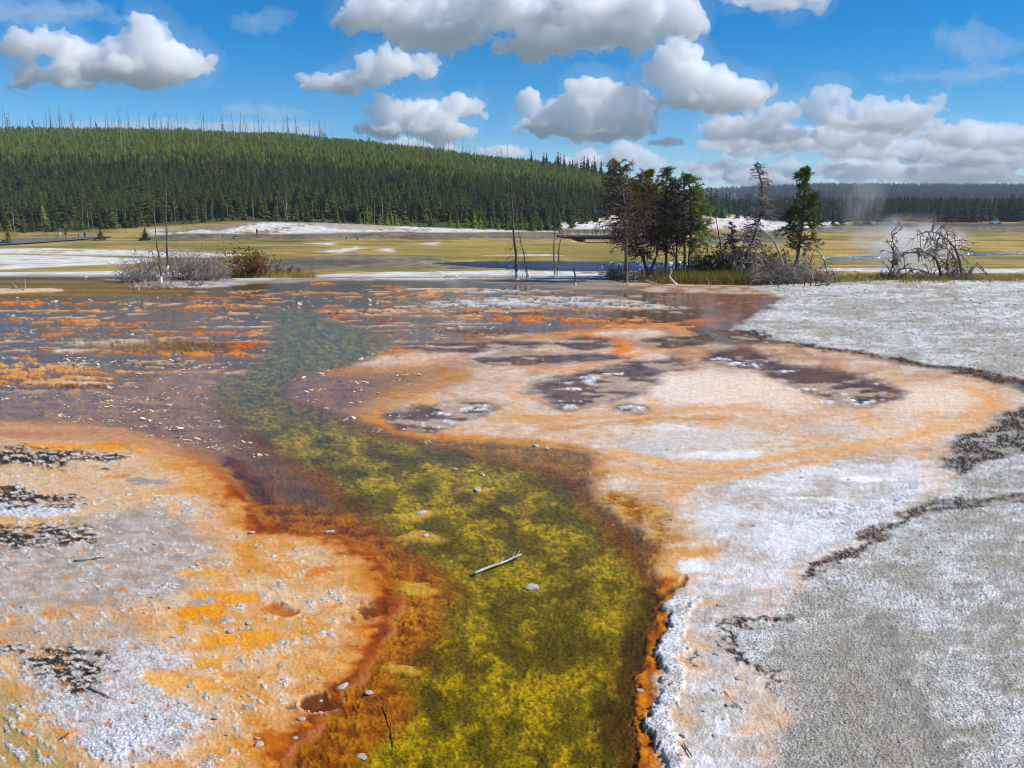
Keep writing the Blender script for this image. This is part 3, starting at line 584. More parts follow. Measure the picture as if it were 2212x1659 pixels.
def ground_mat():
    m = bpy.data.materials.new('mineral_ground'); m.use_nodes = True
    t = m.node_tree; b = t.nodes['Principled BSDF']; N = t.nodes.new; K = t.links.new
    at_ = N('ShaderNodeVertexColor'); at_.layer_name = 'mineral'
    w = N('ShaderNodeAttribute'); w.attribute_name = 'wet'
    g = N('ShaderNodeAttribute'); g.attribute_name = 'grit'
    tc = N('ShaderNodeTexCoord')
    n1 = N('ShaderNodeTexNoise'); n1.inputs['Scale'].default_value = 55; n1.inputs['Detail'].default_value = 5; n1.inputs['Roughness'].default_value = .65
    n2 = N('ShaderNodeTexNoise'); n2.inputs['Scale'].default_value = 9; n2.inputs['Detail'].default_value = 4
    vo = N('ShaderNodeTexVoronoi'); vo.inputs['Scale'].default_value = 75
    for q in (n1, n2, vo): K(tc.outputs['Object'], q.inputs['Vector'])
    r1 = N('ShaderNodeMapRange'); r1.inputs[1].default_value = .3; r1.inputs[2].default_value = .7; r1.inputs[3].default_value = .84; r1.inputs[4].default_value = 1.16
    K(n1.outputs[0], r1.inputs[0])
    r2 = N('ShaderNodeMapRange'); r2.inputs[1].default_value = .3; r2.inputs[2].default_value = .7; r2.inputs[3].default_value = .88; r2.inputs[4].default_value = 1.12
    K(n2.outputs[0], r2.inputs[0])
    mu = N('ShaderNodeMath'); mu.operation = 'MULTIPLY'; K(r1.outputs[0], mu.inputs[0]); K(r2.outputs[0], mu.inputs[1])
    # gaps between grains: base colour is darkened there
    vr = N('ShaderNodeMapRange'); vr.inputs[1].default_value = .25; vr.inputs[2].default_value = .62; vr.inputs[3].default_value = 1.08; vr.inputs[4].default_value = .68
    K(vo.outputs['Distance'], vr.inputs[0])
    mg = N('ShaderNodeMix'); mg.inputs[2].default_value = 1.0; K(g.outputs['Fac'], mg.inputs[0]); K(vr.outputs[0], mg.inputs[3])
    mu2 = N('ShaderNodeMath'); mu2.operation = 'MULTIPLY'; K(mu.outputs[0], mu2.inputs[0]); K(mg.outputs[0], mu2.inputs[1])
    cm = N('ShaderNodeVectorMath'); cm.operation = 'SCALE'; K(at_.outputs[0], cm.inputs[0]); K(mu2.outputs[0], cm.inputs['Scale'])
    K(cm.outputs[0], b.inputs['Base Color'])
    rr = N('ShaderNodeMapRange'); rr.inputs[3].default_value = .92; rr.inputs[4].default_value = .42; K(w.outputs['Fac'], rr.inputs[0]); K(rr.outputs[0], b.inputs['Roughness'])
    sp_ = N('ShaderNodeMapRange'); sp_.inputs[3].default_value = .25; sp_.inputs[4].default_value = .03; K(w.outputs['Fac'], sp_.inputs[0]); K(sp_.outputs[0], b.inputs['Specular IOR Level'])
    hgt = N('ShaderNodeMath'); hgt.operation = 'MULTIPLY_ADD'; K(vo.outputs['Distance'], hgt.inputs[0]); hgt.inputs[1].default_value = -.7; K(n1.outputs[0], hgt.inputs[2])
    bs = N('ShaderNodeMapRange'); bs.inputs[3].default_value = .10; bs.inputs[4].default_value = .8; K(g.outputs['Fac'], bs.inputs[0])
    bp = N('ShaderNodeBump'); bp.inputs['Distance'].default_value = .012; K(hgt.outputs[0], bp.inputs['Height']); K(bs.outputs[0], bp.inputs['Strength']); K(bp.outputs[0], b.inputs['Normal'])
    return m

g_me, G = build_ground()
g_me.materials.append(ground_mat())
ground = link(bpy.data.objects.new('ground', g_me))
tag(ground, 'white gravel, peach and orange mineral terraces running out to golden meadow and wooded hill', None, None, 'structure')

def gz(x, y):
    """terrain height (without micro relief)"""
    d = math.hypot(x, y); ph = math.atan2(x, y)
    dep = d * max(math.cos(ph), .55)
    if dep <= 36: return 0.0
    return float(base_z(np.array([CX + F * math.tan(max(-1.15, min(1.15, ph)))]), np.array([dep]))[0])
def gp(px, py):
    """ground point seen at survey mark (px, py)"""
    d = ray(px, py)
    lo = 2.0
    Y = 2.0
    prev = None
    while Y < 4000:
        x = d[0] / d[1] * Y; zz = CAMH + d[2] / d[1] * Y
        if zz < gz(x, Y):
            a_, b_ = prev or Y * .9, Y
            for _ in range(18):
                mdl = (a_ + b_) / 2
                if CAMH + d[2] / d[1] * mdl < gz(d[0] / d[1] * mdl, mdl): b_ = mdl
                else: a_ = mdl
            Y = b_
            return Vector((d[0] / d[1] * Y, Y, gz(d[0] / d[1] * Y, Y)))
        prev = Y; Y *= 1.03
    return Vector((d[0] / d[1] * 4000, 4000, gz(d[0] / d[1] * 4000, 4000)))

# ---------------------------------------------------------------- water
def water_mat(name, tint, rough, sx, sy, strength, ior=1.33, dist=.02, gtint=(1, 1, 1, 1)):
    m = bpy.data.materials.new(name); m.use_nodes = True
    t = m.node_tree; t.nodes.clear(); N = t.nodes.new; K = t.links.new
    o = N('ShaderNodeOutputMaterial'); tr = N('ShaderNodeBsdfTransparent'); tr.inputs[0].default_value = tint
    gl = N('ShaderNodeBsdfGlossy'); gl.inputs['Roughness'].default_value = rough; gl.inputs['Color'].default_value = gtint
    fr = N('ShaderNodeFresnel'); fr.inputs['IOR'].default_value = ior
    mx = N('ShaderNodeMixShader')
    tc = N('ShaderNodeTexCoord'); mp = N('ShaderNodeMapping'); mp.inputs['Scale'].default_value = (sx, sy, 1)
    K(tc.outputs['Object'], mp.inputs[0])
    n = N('ShaderNodeTexNoise'); n.inputs['Scale'].default_value = 1; n.inputs['Detail'].default_value = 4; n.inputs['Roughness'].default_value = .6
    K(mp.outputs[0], n.inputs['Vector'])
    bp = N('ShaderNodeBump'); bp.inputs['Strength'].default_value = strength; bp.inputs['Distance'].default_value = dist
    K(n.outputs[0], bp.inputs['Height'])
    for q in (gl, fr): K(bp.outputs[0], q.inputs['Normal'])
    K(fr.outputs[0], mx.inputs[0]); K(tr.outputs[0], mx.inputs[1]); K(gl.outputs[0], mx.inputs[2]); K(mx.outputs[0], o.inputs[0])
    return m
def fan(name, pts, z, mat):
    vs_ = [(p.x, p.y, z) for p in pts]
    return mesh_obj(name, vs_, [tuple(range(len(vs_)))][::1], mat)
pool = mesh_obj('spring_water', [(-60, 1, -.012), (60, 1, -.012), (60, 38.5, -.012), (-60, 38.5, -.012)], [(0, 1, 2, 3)], water_mat('spring_water', (.98, .98, .96, 1), .05, 7, 9, .5, 1.135, dist=.012))
tag(pool, 'thin clear hot spring water over the green and rusty mats', None, None, 'structure')
def river(name, marks, label):
    v = [at(p[0], p[1], ydist(p[1], -3.05)) for p in smooth_poly(marks, True, 3)]
    cx_ = sum((q for q in v), Vector()) / len(v)
    v = [cx_ + (q - cx_) * 1.03 for q in v]
    for q in v: q.z = -3.05
    o = mesh_obj(name, v, [tuple(range(len(v)))], water_mat(name, (.2, .26, .34, 1), .12, .8, 2.6, 1.0, 1.4, dist=.9, gtint=(.35, .45, .72, 1)))
    return tag(o, label, None, None, 'structure')
river('river', RIVER, 'blue river reach between grassy banks')
river('river', RIVER2, 'dark river bend below the golden bank')
# ---------------------------------------------------------------- mesh collector
class MB:
    def __init__(s): s.v, s.f = [], []
    def tube(s, pts, rad, sides=5, cap=True):
        n0 = len(s.v); up = Vector((.13, .29, .95)); P = [Vector(p) for p in pts]
        for i, p in enumerate(P):
            d = (P[min(i + 1, len(P) - 1)] - P[max(i - 1, 0)])
            d = d.normalized() if d.length > 1e-9 else Vector((0, 0, 1))
            a = d.cross(up if abs(d.dot(up)) < .95 else Vector((1, 0, 0))).normalized(); b = d.cross(a)
            r = rad[i]
            for k in range(sides):
                t = 2 * math.pi * k / sides
                s.v.append(p + a * (r * math.cos(t)) + b * (r * math.sin(t)))
        for i in range(len(P) - 1):
            for k in range(sides):
                q = n0 + i * sides
                s.f.append((q + k, q + (k + 1) % sides, q + sides + (k + 1) % sides, q + sides + k))
        if cap:
            s.f.append(tuple(n0 + k for k in range(sides))[::-1])
            s.f.append(tuple(n0 + (len(P) - 1) * sides + k for k in range(sides)))
    def tri(s, a, b, c):
        n = len(s.v); s.v += [a, b, c]; s.f.append((n, n + 1, n + 2))
    def quad(s, a, b, c, d):
        n = len(s.v); s.v += [a, b, c, d]; s.f.append((n, n + 1, n + 2, n + 3))
    def box(s, lo, hi):
        n = len(s.v); x0, y0, z0 = lo; x1, y1, z1 = hi
        s.v += [Vector(q) for q in ((x0, y0, z0), (x1, y0, z0), (x1, y1, z0), (x0, y1, z0), (x0, y0, z1), (x1, y0, z1), (x1, y1, z1), (x0, y1, z1))]
        for q in ((3, 2, 1, 0), (4, 5, 6, 7), (0, 1, 5, 4), (1, 2, 6, 5), (2, 3, 7, 6), (3, 0, 4, 7)): s.f.append(tuple(n + k for k in q))
    def build(s, name, mat, parent=None, org=None, smooth=False):
        v = s.v if org is None else [Vector(q) - Vector(org) for q in s.v]
        return mesh_obj(name, v, s.f, mat, parent, smooth)

M = dict(
    bark=nmat('grey_bark', L4(120, 112, 104), .9, noise=(6, 6, 30), col2=L4(74, 66, 60), bump=.6),
    bark_d=nmat('dark_bark', L4(66, 56, 50), .9, noise=(6, 6, 30), col2=L4(96, 86, 80), bump=.6),
    twig=nmat('dead_twig', L4(158, 148, 142), .9, noise=5, col2=L4(116, 104, 98)),
    twig_l=nmat('bleached_wood', L4(196, 188, 176), .85, noise=6, col2=L4(150, 140, 130), bump=.3),
    twig_d=nmat('dark_twig', L4(108, 94, 88), .9, noise=5, col2=L4(72, 60, 56)),
    sock=nmat('silica_white', L4(232, 228, 218), .85, noise=9, col2=L4(196, 188, 176), bump=.5),
    pine=nmat('pine_needles', L4(98, 116, 36), .6, noise=3, col2=L4(62, 80, 26), transl=.25),
    pine_b=nmat('bright_pine_needles', L4(140, 160, 40), .6, noise=3, col2=L4(104, 126, 34), transl=.3),
    pine_y=nmat('yellowing_needles', L4(142, 128, 42), .6, noise=3, col2=L4(96, 92, 30), transl=.3),
    rust_n=nmat('dead_needles', L4(104, 76, 60), .8, noise=3, col2=L4(74, 56, 46), transl=.15),
    rust_b=nmat('orange_brown_needles', L4(124, 86, 34), .8, noise=4, col2=L4(150, 108, 40), transl=.2),
    forest=nmat('conifer_needles', L4(72, 82, 28), .7, noise=(.9, .9, .9), col2=L4(48, 60, 22), obj_rand=.5, spec=.1),
    young=nmat('young_conifer_needles', L4(118, 132, 36), .7, noise=(.9, .9, .9), col2=L4(84, 100, 28), obj_rand=.45, spec=.1),
    deep=nmat('dark_conifer_needles', L4(50, 64, 36), .7, noise=(.9, .9, .9), col2=L4(36, 48, 28), obj_rand=.3, spec=.1),
    trunk_f=nmat('forest_bark', L4(110, 100, 90), .9, obj_rand=.25),
    snag=nmat('weathered_snag', L4(150, 142, 134), .9, noise=(1, 1, 3), col2=L4(106, 98, 92), obj_rand=.25),
    rock=nmat('sinter_rock', L4(242, 240, 236), .9, noise=30, col2=L4(216, 210, 202), bump=.8, obj_rand=.10),
    asphalt=nmat('asphalt', L4(112, 110, 112), .9, noise=4, col2=L4(100, 97, 98)),
    grass=nmat('dry_grass', L4(180, 156, 84), .8, noise=2, col2=L4(136, 128, 56), transl=.3),
    grass_g=nmat('sedge_grass', L4(128, 124, 62), .8, noise=2, col2=L4(150, 124, 60), transl=.3),
    concrete=nmat('bridge_concrete', L4(156, 148, 136), .9, noise=1.5, col2=L4(128, 120, 108)),
    timber=nmat('bridge_timber', L4(168, 154, 138), .9, noise=3, col2=L4(130, 118, 104)),
    girder=nmat('bridge_girder', L4(70, 62, 56), .8, noise=2, col2=L4(54, 48, 42)),
    white_paint=nmat('white_car_paint', L4(226, 230, 236), .25, spec=.5), glass=nmat('car_glass', L4(26, 30, 36), .08, spec=.6), rubber=nmat('tyre_rubber', L4(28, 28, 28), .9),
    metal=nmat('dull_metal', L4(150, 150, 150), .5), blue_paint=nmat('grey_blue_car_paint', L4(84, 96, 120), .25, spec=.5), red=nmat('sign_red', L4(176, 24, 30), .5), sign_w=nmat('sign_white', L4(232, 232, 226), .6), post=nmat('sign_post', L4(86, 76, 66), .8),
    cloth_w=nmat('pale_cloth', L4(214, 212, 214), .9), cloth_d=nmat('dark_cloth', L4(44, 46, 54), .9), skin=nmat('skin', L4(196, 150, 124), .7), lamp=nmat('lamp_glass', L4(220, 216, 200), .2), tail=nmat('tail_lamp', L4(150, 24, 20), .3))

def rv(s=1.0): return Vector((R.uniform(-s, s), R.uniform(-s, s), R.uniform(-s, s)))
def curve_pts(p0, d, L, n, droop=0.0, wob=.12):
    p, d = Vector(p0), Vector(d).normalized(); out = [p.copy()]
    for i in range(n):
        d = (d + rv(wob) + Vector((0, 0, -droop / n))).normalized()
        p = p + d * (L / n); out.append(p.copy())
    return out
def twigs(mb, p0, d, L, r, depth=1, droop=.3, wob=.16, sides=4, nsub=6, spread=.9, ends=None):
    n = 4 if L > .3 else 3
    pts = curve_pts(p0, d, L, n, droop, wob)
    mb.tube(pts, [r * (1 - .75 * i / n) for i in range(n + 1)], sides if r > .008 else 3, False)
    if depth > 0:
        for k in range(nsub):
            t = R.uniform(.18, .98); i = min(int(t * n), n - 1); q = pts[i].lerp(pts[i + 1], t * n - i)
            dd = (pts[i + 1] - pts[i]).normalized() * .7 + rv(spread)
            twigs(mb, q, dd, L * R.uniform(.25, .5), max(r * .6, .0075), depth - 1, droop, wob, 3, max(3, nsub - 2), spread, ends)
    if ends is not None and depth == 0: ends.append((pts[-1], (pts[-1] - pts[-2]).normalized()))
    if ends is not None and depth > 0: ends.append((pts[-1], (pts[-1] - pts[-2]).normalized()))
def tuft(mb, p, d, L=.16, n=9, w=.016):
    for k in range(n):
        dd = (d * .55 + rv(1)).normalized(); side = dd.cross(rv(1)).normalized() * w
        q = p + rv(.035)
        mb.tri(q - side, q + side, q + dd * L * R.uniform(.6, 1.15))
def trunk_line(marks, Y, wob=.015):
    pts = [at(m[0], m[1], Y) for m in marks]
    out = []
    sm = smooth_poly([(p.x, p.z) for p in pts], False, 4)
    for i, (x, z) in enumerate(sm): out.append(Vector((x + R.uniform(-wob, wob), Y + R.uniform(-wob, wob), z)))
    return out
def along(pts, t):
    n = len(pts) - 1; i = min(int(t * n), n - 1)
    return pts[i].lerp(pts[i + 1], t * n - i), (pts[i + 1] - pts[i]).normalized()
def ground_y(py): return ydist(py)

def snag(label, marks, r0, r1, Y=None, branches=(), sock=0.0, mat='bark', cat='dead tree', group=None, name='dead_tree', bmat='twig'):
    """bare trunk; branches = list of (t, direction, length, radius, droop, nsub)"""
    Y = Y or ground_y(marks[0][1]); pts = trunk_line(marks, Y); org = pts[0].copy(); org.z = min(org.z, pts[0].z)
    e = tag(empty(name, org), label, cat, group)
    n = len(pts); rad = [r0 + (r1 - r0) * (i / (n - 1)) ** .8 for i in range(n)]
    mb = MB(); mb.tube([pts[0] - Vector((0, 0, .06))] + pts, [r0 * 1.25] + rad, 9); mb.build('trunk', M[mat], e, org, True)
    if sock:
        k = max(2, int(n * sock)); mb = MB(); mb.tube([pts[0] - Vector((0, 0, .05))] + pts[:k + 1], [r0 * 1.5] + [q * (1.16 + R.uniform(-.05, .05)) for q in rad[:k]] + [rad[k] * .98], 9); mb.build('white_sock', M['sock'], e, org, True)
    for (t, d, L, r, dr, ns) in branches:
        p, _ = along(pts, t); mb = MB(); twigs(mb, p, Vector(d), L, r, 1 if ns else 0, dr, .12, 5, ns); mb.build('branch', M[bmat], e, org)
    return e

def clump_tree(label, marks, r0, r1, Y, nb, t0, Lmax, green, mats, shape=None, name='pine_tree', bias=(0, 0), tuft_n=9, dense=9, droop=.35, bark='bark_d', bmat='twig_d', tl=.17, cat='tree', group=None, left=None):
    """tree with twiggy limbs; green(t, side) = chance that a twig carries needles; mats = (live, dead)"""
    pts = trunk_line(marks, Y); org = pts[0].copy(); e = tag(empty(name, org), label, cat, group)
    n = len(pts); mb = MB(); mb.tube([pts[0] - Vector((0, 0, .08))] + pts, [r0 * 1.3] + [r0 + (r1 - r0) * (i / (n - 1)) ** .85 for i in range(n)], 9); mb.build('trunk', M[bark], e, org, True)
    mb, g, dd_ = MB(), MB(), MB()
    for k in range(nb):
        t = t0 + (1 - t0) * ((k + R.random()) / nb); p, dv = along(pts, t)
        a = R.uniform(0, 2 * math.pi); s = (t - t0) / (1 - t0)
        L = Lmax * (shape(s) if shape else (1.05 - s) ** .6 * min(1, .35 + 2.2 * s)) * R.uniform(.55, 1.15)
        d = Vector((math.cos(a) + bias[0], math.sin(a) + bias[1], R.uniform(-.15, .35) + .5 * s))
        ends = []
        twigs(mb, p, d, L, .016 + .018 * (1 - s), 1, droop, .2, 4, dense, .85, ends)
        for q, qd in ends:
            pr = green(s, d.normalized().x)
            if R.random() < pr: tuft(g, q, qd, tl, tuft_n); tuft(g, q - qd * .1, qd, tl * .9, tuft_n - 3)
            elif R.random() < .25 and mats[1]: tuft(dd_, q, qd, tl * .65, 5, .014)
    mb.build('branches', M[bmat], e, org)
    if g.f: g.build('crown', M[mats[0]], e, org)
    if dd_.f: dd_.build('dead_foliage', M[mats[1]], e, org)
    return e

# ---------------------------------------------------------------- conifer kinds for the woods
def conifer_mesh(name, mat, rmax, whorls, seed, top=.9, bottom=.06):
    q = random.Random(seed); v, f = [], []
    for i in range(whorls):
        z = bottom + (1 - bottom) * (i + q.uniform(-.3, .3)) / whorls
        r = rmax * max(.02, (1.02 - z)) ** top * q.uniform(.7, 1.2)
        nb = 8 if z < .6 else 6
        for k in range(nb):
            a = 6.283 * k / nb + q.uniform(-.5, .5) + i * .7; rr = r * q.uniform(.55, 1.25)
            tip = (rr * math.cos(a), rr * math.sin(a), z - rr * q.uniform(.05, .55) + .02); w = rr * q.uniform(.25, .42) + .006
            ca, sa = -math.sin(a) * w, math.cos(a) * w; mx, my = tip[0] * .55, tip[1] * .55; zm = z + .012 * q.random()
            n = len(v); v += [(0, 0, z + .035), (mx + ca, my + sa, zm - .02), tip, (mx - ca, my - sa, zm - .02), (mx, my, zm + .02)]
            f += [(n, n + 1, n + 4), (n + 1, n + 2, n + 4), (n, n + 4, n + 3), (n + 4, n + 2, n + 3)]
    n = len(v); v += [(.012, 0, .93), (-.006, .01, .93), (-.006, -.01, .93), (0, 0, 1.03)]; f += [(n, n + 1, n + 3), (n + 1, n + 2, n + 3), (n + 2, n, n + 3)]
    me = bpy.data.meshes.new(name); me.from_pydata(v, [], f); me.materials.append(M[mat]); return me
CROWN = {k: [conifer_mesh('crown', k, .20 + .03 * i, 15 + i, 10 * j + i, .75 + .08 * i, .04 + .03 * (i % 3)) for i in range(5)] for j, k in enumerate(('forest', 'young', 'deep'))}
_mb = MB(); _mb.tube([Vector((0, 0, -.02)), Vector((0, 0, .5)), Vector((0, 0, .96))], [.014, .01, .003], 5); _t = _mb.build('trunk', M['trunk_f']); TRUNK = _t.data; bpy.data.objects.remove(_t)
def conifer(loc, h, kind, label, group=None, wide=1.0, cat='tree', name='conifer_tree'):
    e = tag(empty(name, loc), label, cat, group); e.rotation_euler = (R.uniform(-.03, .03), R.uniform(-.03, .03), R.uniform(0, 6.28)); e.scale = (h * wide, h * wide, h)
    link(bpy.data.objects.new('trunk', TRUNK), e); link(bpy.data.objects.new('crown', R.choice(CROWN[kind])), e)
    return e

def instancer(name, pts, scl, rot, idx, protos, label):
    me = bpy.data.meshes.new(name); n = len(pts)
    me.vertices.add(n); me.vertices.foreach_set('co', np.asarray(pts, np.float32).ravel())
    for nm, arr, ty in (('scl', scl, 'FLOAT_VECTOR'), ('rot', rot, 'FLOAT_VECTOR')):
        t = me.attributes.new(nm, ty, 'POINT'); t.data.foreach_set('vector', np.asarray(arr, np.float32).ravel())
    t = me.attributes.new('pick', 'INT', 'POINT'); t.data.foreach_set('value', np.asarray(idx, np.int32))
    o = link(bpy.data.objects.new(name, me)); tag(o, label, None, None, 'stuff')
    pc = bpy.data.collections.new(name + '_kinds')
    for i, p in enumerate(protos): pc.objects.link(bpy.data.objects.new('%s_kind_%02d' % (name, i), p))
    ng = bpy.data.node_groups.new(name, 'GeometryNodeTree')
    ng.interface.new_socket('Geometry', in_out='INPUT', socket_type='NodeSocketGeometry'); ng.interface.new_socket('Geometry', in_out='OUTPUT', socket_type='NodeSocketGeometry')
    N, K = ng.nodes.new, ng.links.new
    gi, go = N('NodeGroupInput'), N('NodeGroupOutput'); ci = N('GeometryNodeCollectionInfo'); ci.inputs['Collection'].default_value = pc; ci.inputs['Separate Children'].default_value = True; ci.inputs['Reset Children'].default_value = True
    ip = N('GeometryNodeInstanceOnPoints'); ip.inputs['Pick Instance'].default_value = True
    def attr(nm, ty):
        a = N('GeometryNodeInputNamedAttribute'); a.data_type = ty; a.inputs['Name'].default_value = nm; return a.outputs['Attribute']
    K(gi.outputs[0], ip.inputs['Points']); K(ci.outputs[0], ip.inputs['Instance']); K(attr('pick', 'INT'), ip.inputs['Instance Index']); K(attr('scl', 'FLOAT_VECTOR'), ip.inputs['Scale'])
    er = N('FunctionNodeEulerToRotation'); K(attr('rot', 'FLOAT_VECTOR'), er.inputs[0]); K(er.outputs[0], ip.inputs['Rotation']); K(ip.outputs[0], go.inputs[0])
    o.modifiers.new('scatter', 'NODES').node_group = ng
    return o

# ---------------------------------------------------------------- wooded hill
SINT = [(1200, 1340, 455, 500), (1500, 1660, 425, 455)]
def scatter_wood(n, px0, px1, y0, y1, hfun, keep=None, pw=1.0):
    px = NR.uniform(px0, px1, n); Y = y0 + (y1 - y0) * NR.random(n) ** pw
    x = (px - CX) / F * Y; z = base_z(px, Y)
    k = np.ones(n, bool) if keep is None else keep(px, Y)
    px, Y, x, z = px[k], Y[k], x[k], z[k]
    h = hfun(px, Y) * NR.uniform(.65, 1.3, len(x))
    return np.stack([x, Y, z - .1], 1), h
def wood(name, pts, h, kind, label, wide=(.8, 1.2)):
    n = len(h); w = NR.uniform(*wide, n)
    return instancer(name, pts, np.stack([h * w, h * w, h], 1), np.stack([NR.uniform(-.04, .04, n), NR.uniform(-.04, .04, n), NR.uniform(0, 6.28, n)], 1), NR.integers(0, 5, n), CROWN[kind], label)
edge = lambda px: np.interp(px, [-400, 300, 600, 900, 1150, 1230, 1330, 1480, 1600], [250, 252, 262, 248, 246, 262, 325, 345, 420])
ridge_ok = lambda px, Y: (Y > edge(px) + 8) & (base_z(px, Y) > 1 + 0 * px)
p1, h1 = scatter_wood(8000, -380, 1560, 255, 420, lambda px, Y: np.interp(Y, [250, 300, 420], [6.4, 5.4, 3.9]), ridge_ok)
wood('hill_forest', p1, h1, 'forest', 'dense dark green conifers on the lower hillside', (.75, 1.7))
p2, h2 = scatter_wood(18000, -420, 1560, 385, 640, lambda px, Y: np.interp(Y, [380, 450, 640], [3.8, 2.8, 2.3]), lambda px, Y: (Y < 380 + 260 * sstep(1620, 1400, px)), .9)
wood('young_forest', p2, h2, 'young', 'bright green young conifers carpeting the upper hillside', (.9, 1.9))
p3, h3 = scatter_wood(2600, 1490, 2500, 470, 900, lambda px, Y: 10.5 + 0 * px, lambda px, Y: ~((px > 1500) & (px < 1655) & (Y < 800)) | (NR.random(len(px)) < .35), 1.3)
wood('valley_forest', p3, h3, 'deep', 'dark conifer belt behind the right-hand meadow')
p4, h4 = scatter_wood(12000, 1330, 2560, 900, 2650, lambda px, Y: 9 + 0 * px, None, .8)
wood('far_forest', p4, h4, 'deep', 'hazy blue-green forest on the distant ridge', (1.1, 1.7))

# individual trees along the foot of the hill
def wl(px, h):
    k = 'low' if h < 4.5 else 'tall' if h > 7.5 else 'middling'
    w = 'behind the road at the left' if px < 250 else 'left of the white mound' if px < 450 else 'behind the crown of the white mound' if px < 760 else 'behind the streaked right end of the mound' if px < 1000 else 'above the road bank left of the bridge' if px < 1200 else 'above the sinter slope behind the bridge'
    return '%s conifer at the edge of the wood %s' % (k, w), 'conifers at the foot of the hill'
cnt = 0
for k in range(400):
    if cnt >= 205: break
    px = R.uniform(-60, 1335); e_ = float(edge(px)); Y = e_ + R.random() ** 1.6 * 26 - 3
    x = (px - CX) / F * Y; z = gz(x, Y)
    h = R.uniform(3.8, 8.0) if Y > e_ + 5 else R.uniform(2.2, 5.5)
    if 760 < px < 1150 and Y < e_ + 12: h *= .7
    conifer((x, Y, z - .05), h, 'young' if (R.random() < .06 or (760 < px < 1150 and Y < e_ + 10)) else 'forest', *wl(px, h), R.uniform(.85, 1.25)); cnt += 1
for k in range(34):
    px = R.uniform(1140, 1330); Y = R.uniform(560, 625); x = (px - CX) / F * Y
    conifer((x, Y, gz(x, Y) - .1), R.uniform(6, 11), 'deep', 'tall dark conifer on the right-hand shoulder of the wooded hill', 'conifers on the shoulder of the hill', R.uniform(.7, 1.0))
for k, (px, h) in enumerate([(1278, 13), (1256, 12), (1292, 11), (1311, 13), (1320, 10)]):
    Y = 560; x = (px - CX) / F * Y; conifer((x, Y, gz(x, Y) - .1), h, 'deep', 'tall dark conifer on the right-hand shoulder of the wooded hill', 'conifers on the shoulder of the hill', .8)
def mark_conifer(px, base, top, kind, label, wide=1.0, group=None):
    g = gp(px, base); h = (at(px, top, g.y).z - g.z); return conifer(g, h, kind, label, group, wide)
mark_conifer(19, 528, 486, 'forest', 'leafy green pine beside the road at the left edge of the photo', 1.2)
mark_conifer(218, 519, 494, 'forest', 'broad low pine at the end of the grey road', 2.2)
mark_conifer(314, 519, 491, 'deep', 'small dark pyramid-shaped conifer standing alone before the white mound', 1.7)
mark_conifer(505, 516, 509, 'deep', 'tiny dark conifer below the white mound', 1.6)
mark_conifer(748, 516, 508, 'deep', 'tiny upright conifer in the middle of the golden meadow', 1.3)
mark_conifer(772, 517, 510, 'deep', 'tiny bushy conifer beside the upright one in the golden meadow', 1.9)
mark_conifer(1204, 498, 448, 'forest', 'wide dark conifer beside the bridge abutment, behind two bare poles', 1.7)
mark_conifer(1150, 500, 460, 'forest', 'green conifer at the corner of the wood beside the sinter slope', 1.2)
mark_conifer(1168, 499, 468, 'young', 'smaller light green conifer at the corner of the wood', 1.2)
mark_conifer(1185, 498, 488, 'deep', 'tiny conifer between the wood corner and the bridge', 1.3)
for (px, b, t, w) in [(1800, 487, 444, 1.2), (1818, 486, 452, 1.4), (1850, 487, 456, 1.5), (1872, 488, 450, 1.6), (1905, 486, 440, 1.4), (1922, 487, 446, 1.5), (1940, 486, 458, 1.3)]:
    mark_conifer(px, b, t, 'deep', 'dark conifer in the loose group behind the steam', w, 'dark conifers behind the steam')
mark_conifer(2044, 478, 445, 'deep', 'lone dark conifer standing apart on the pale rise in the right-hand meadow', 1.4)
for (px, b, t, w) in [(2085, 479, 444, 1.5), (2104, 480, 436, 1.4), (2122, 480, 430, 1.2), (2140, 479, 440, 1.3), (2160, 479, 424, 1.3), (2180, 479, 416, 1.3), (2200, 479, 426, 1.4), (2222, 480, 418, 1.3)]:
    mark_conifer(px, b, t, 'deep', 'tall dark conifer in the stand behind the white pickup', w, 'dark conifers behind the pickup')
for (px, b, t) in [(1530, 452, 430), (1545, 470, 440), (1560, 472, 446), (1575, 470, 450), (1592, 474, 446), (1610, 472, 452), (1660, 474, 440), (1680, 478, 444), (1700, 476, 440), (1770, 482, 450)]:
    mark_conifer(px, b, t, 'deep', 'dark conifer on the pale sinter slope beyond the tree clump', 1.3, 'conifers on the far sinter slope')

# bare trunks along the ridge and in the wood
def pole_mesh(seed):
    q = random.Random(seed); mb = MB(); p = Vector((0, 0, -.02)); pts = [p]
    for i in range(5): p = p + Vector((q.uniform(-.012, .012), q.uniform(-.012, .012), .206)); pts.append(p)
    mb.tube(pts, [.011, .010, .009, .007, .005, .003], 5)
    for k in range(q.randint(3, 14)):
        t = q.uniform(.4, .98); i = min(int(t * 5), 4); b = pts[i].lerp(pts[i + 1], t * 5 - i); a = q.uniform(0, 6.28); L = q.uniform(.02, .09)
        mb.tube([b, b + Vector((math.cos(a) * L, math.sin(a) * L, q.uniform(-.05, .03)))], [.003, .0015], 3, False)
    o = mb.build('pole', M['snag']); me = o.data; bpy.data.objects.remove(o); return me
POLES = [pole_mesh(i) for i in range(8)]
def far_pole(px, Y, h, label, group):
    x = (px - CX) / F * Y; o = link(bpy.data.objects.new('dead_tree', R.choice(POLES))); o.location = (x, Y, gz(x, Y) - .1); o.scale = (h * 1.35,) * 2 + (h,)
    o.rotation_euler = (R.gauss(0, .035), R.gauss(0, .035), R.uniform(0, 6.28)); return tag(o, label, 'dead tree', group)
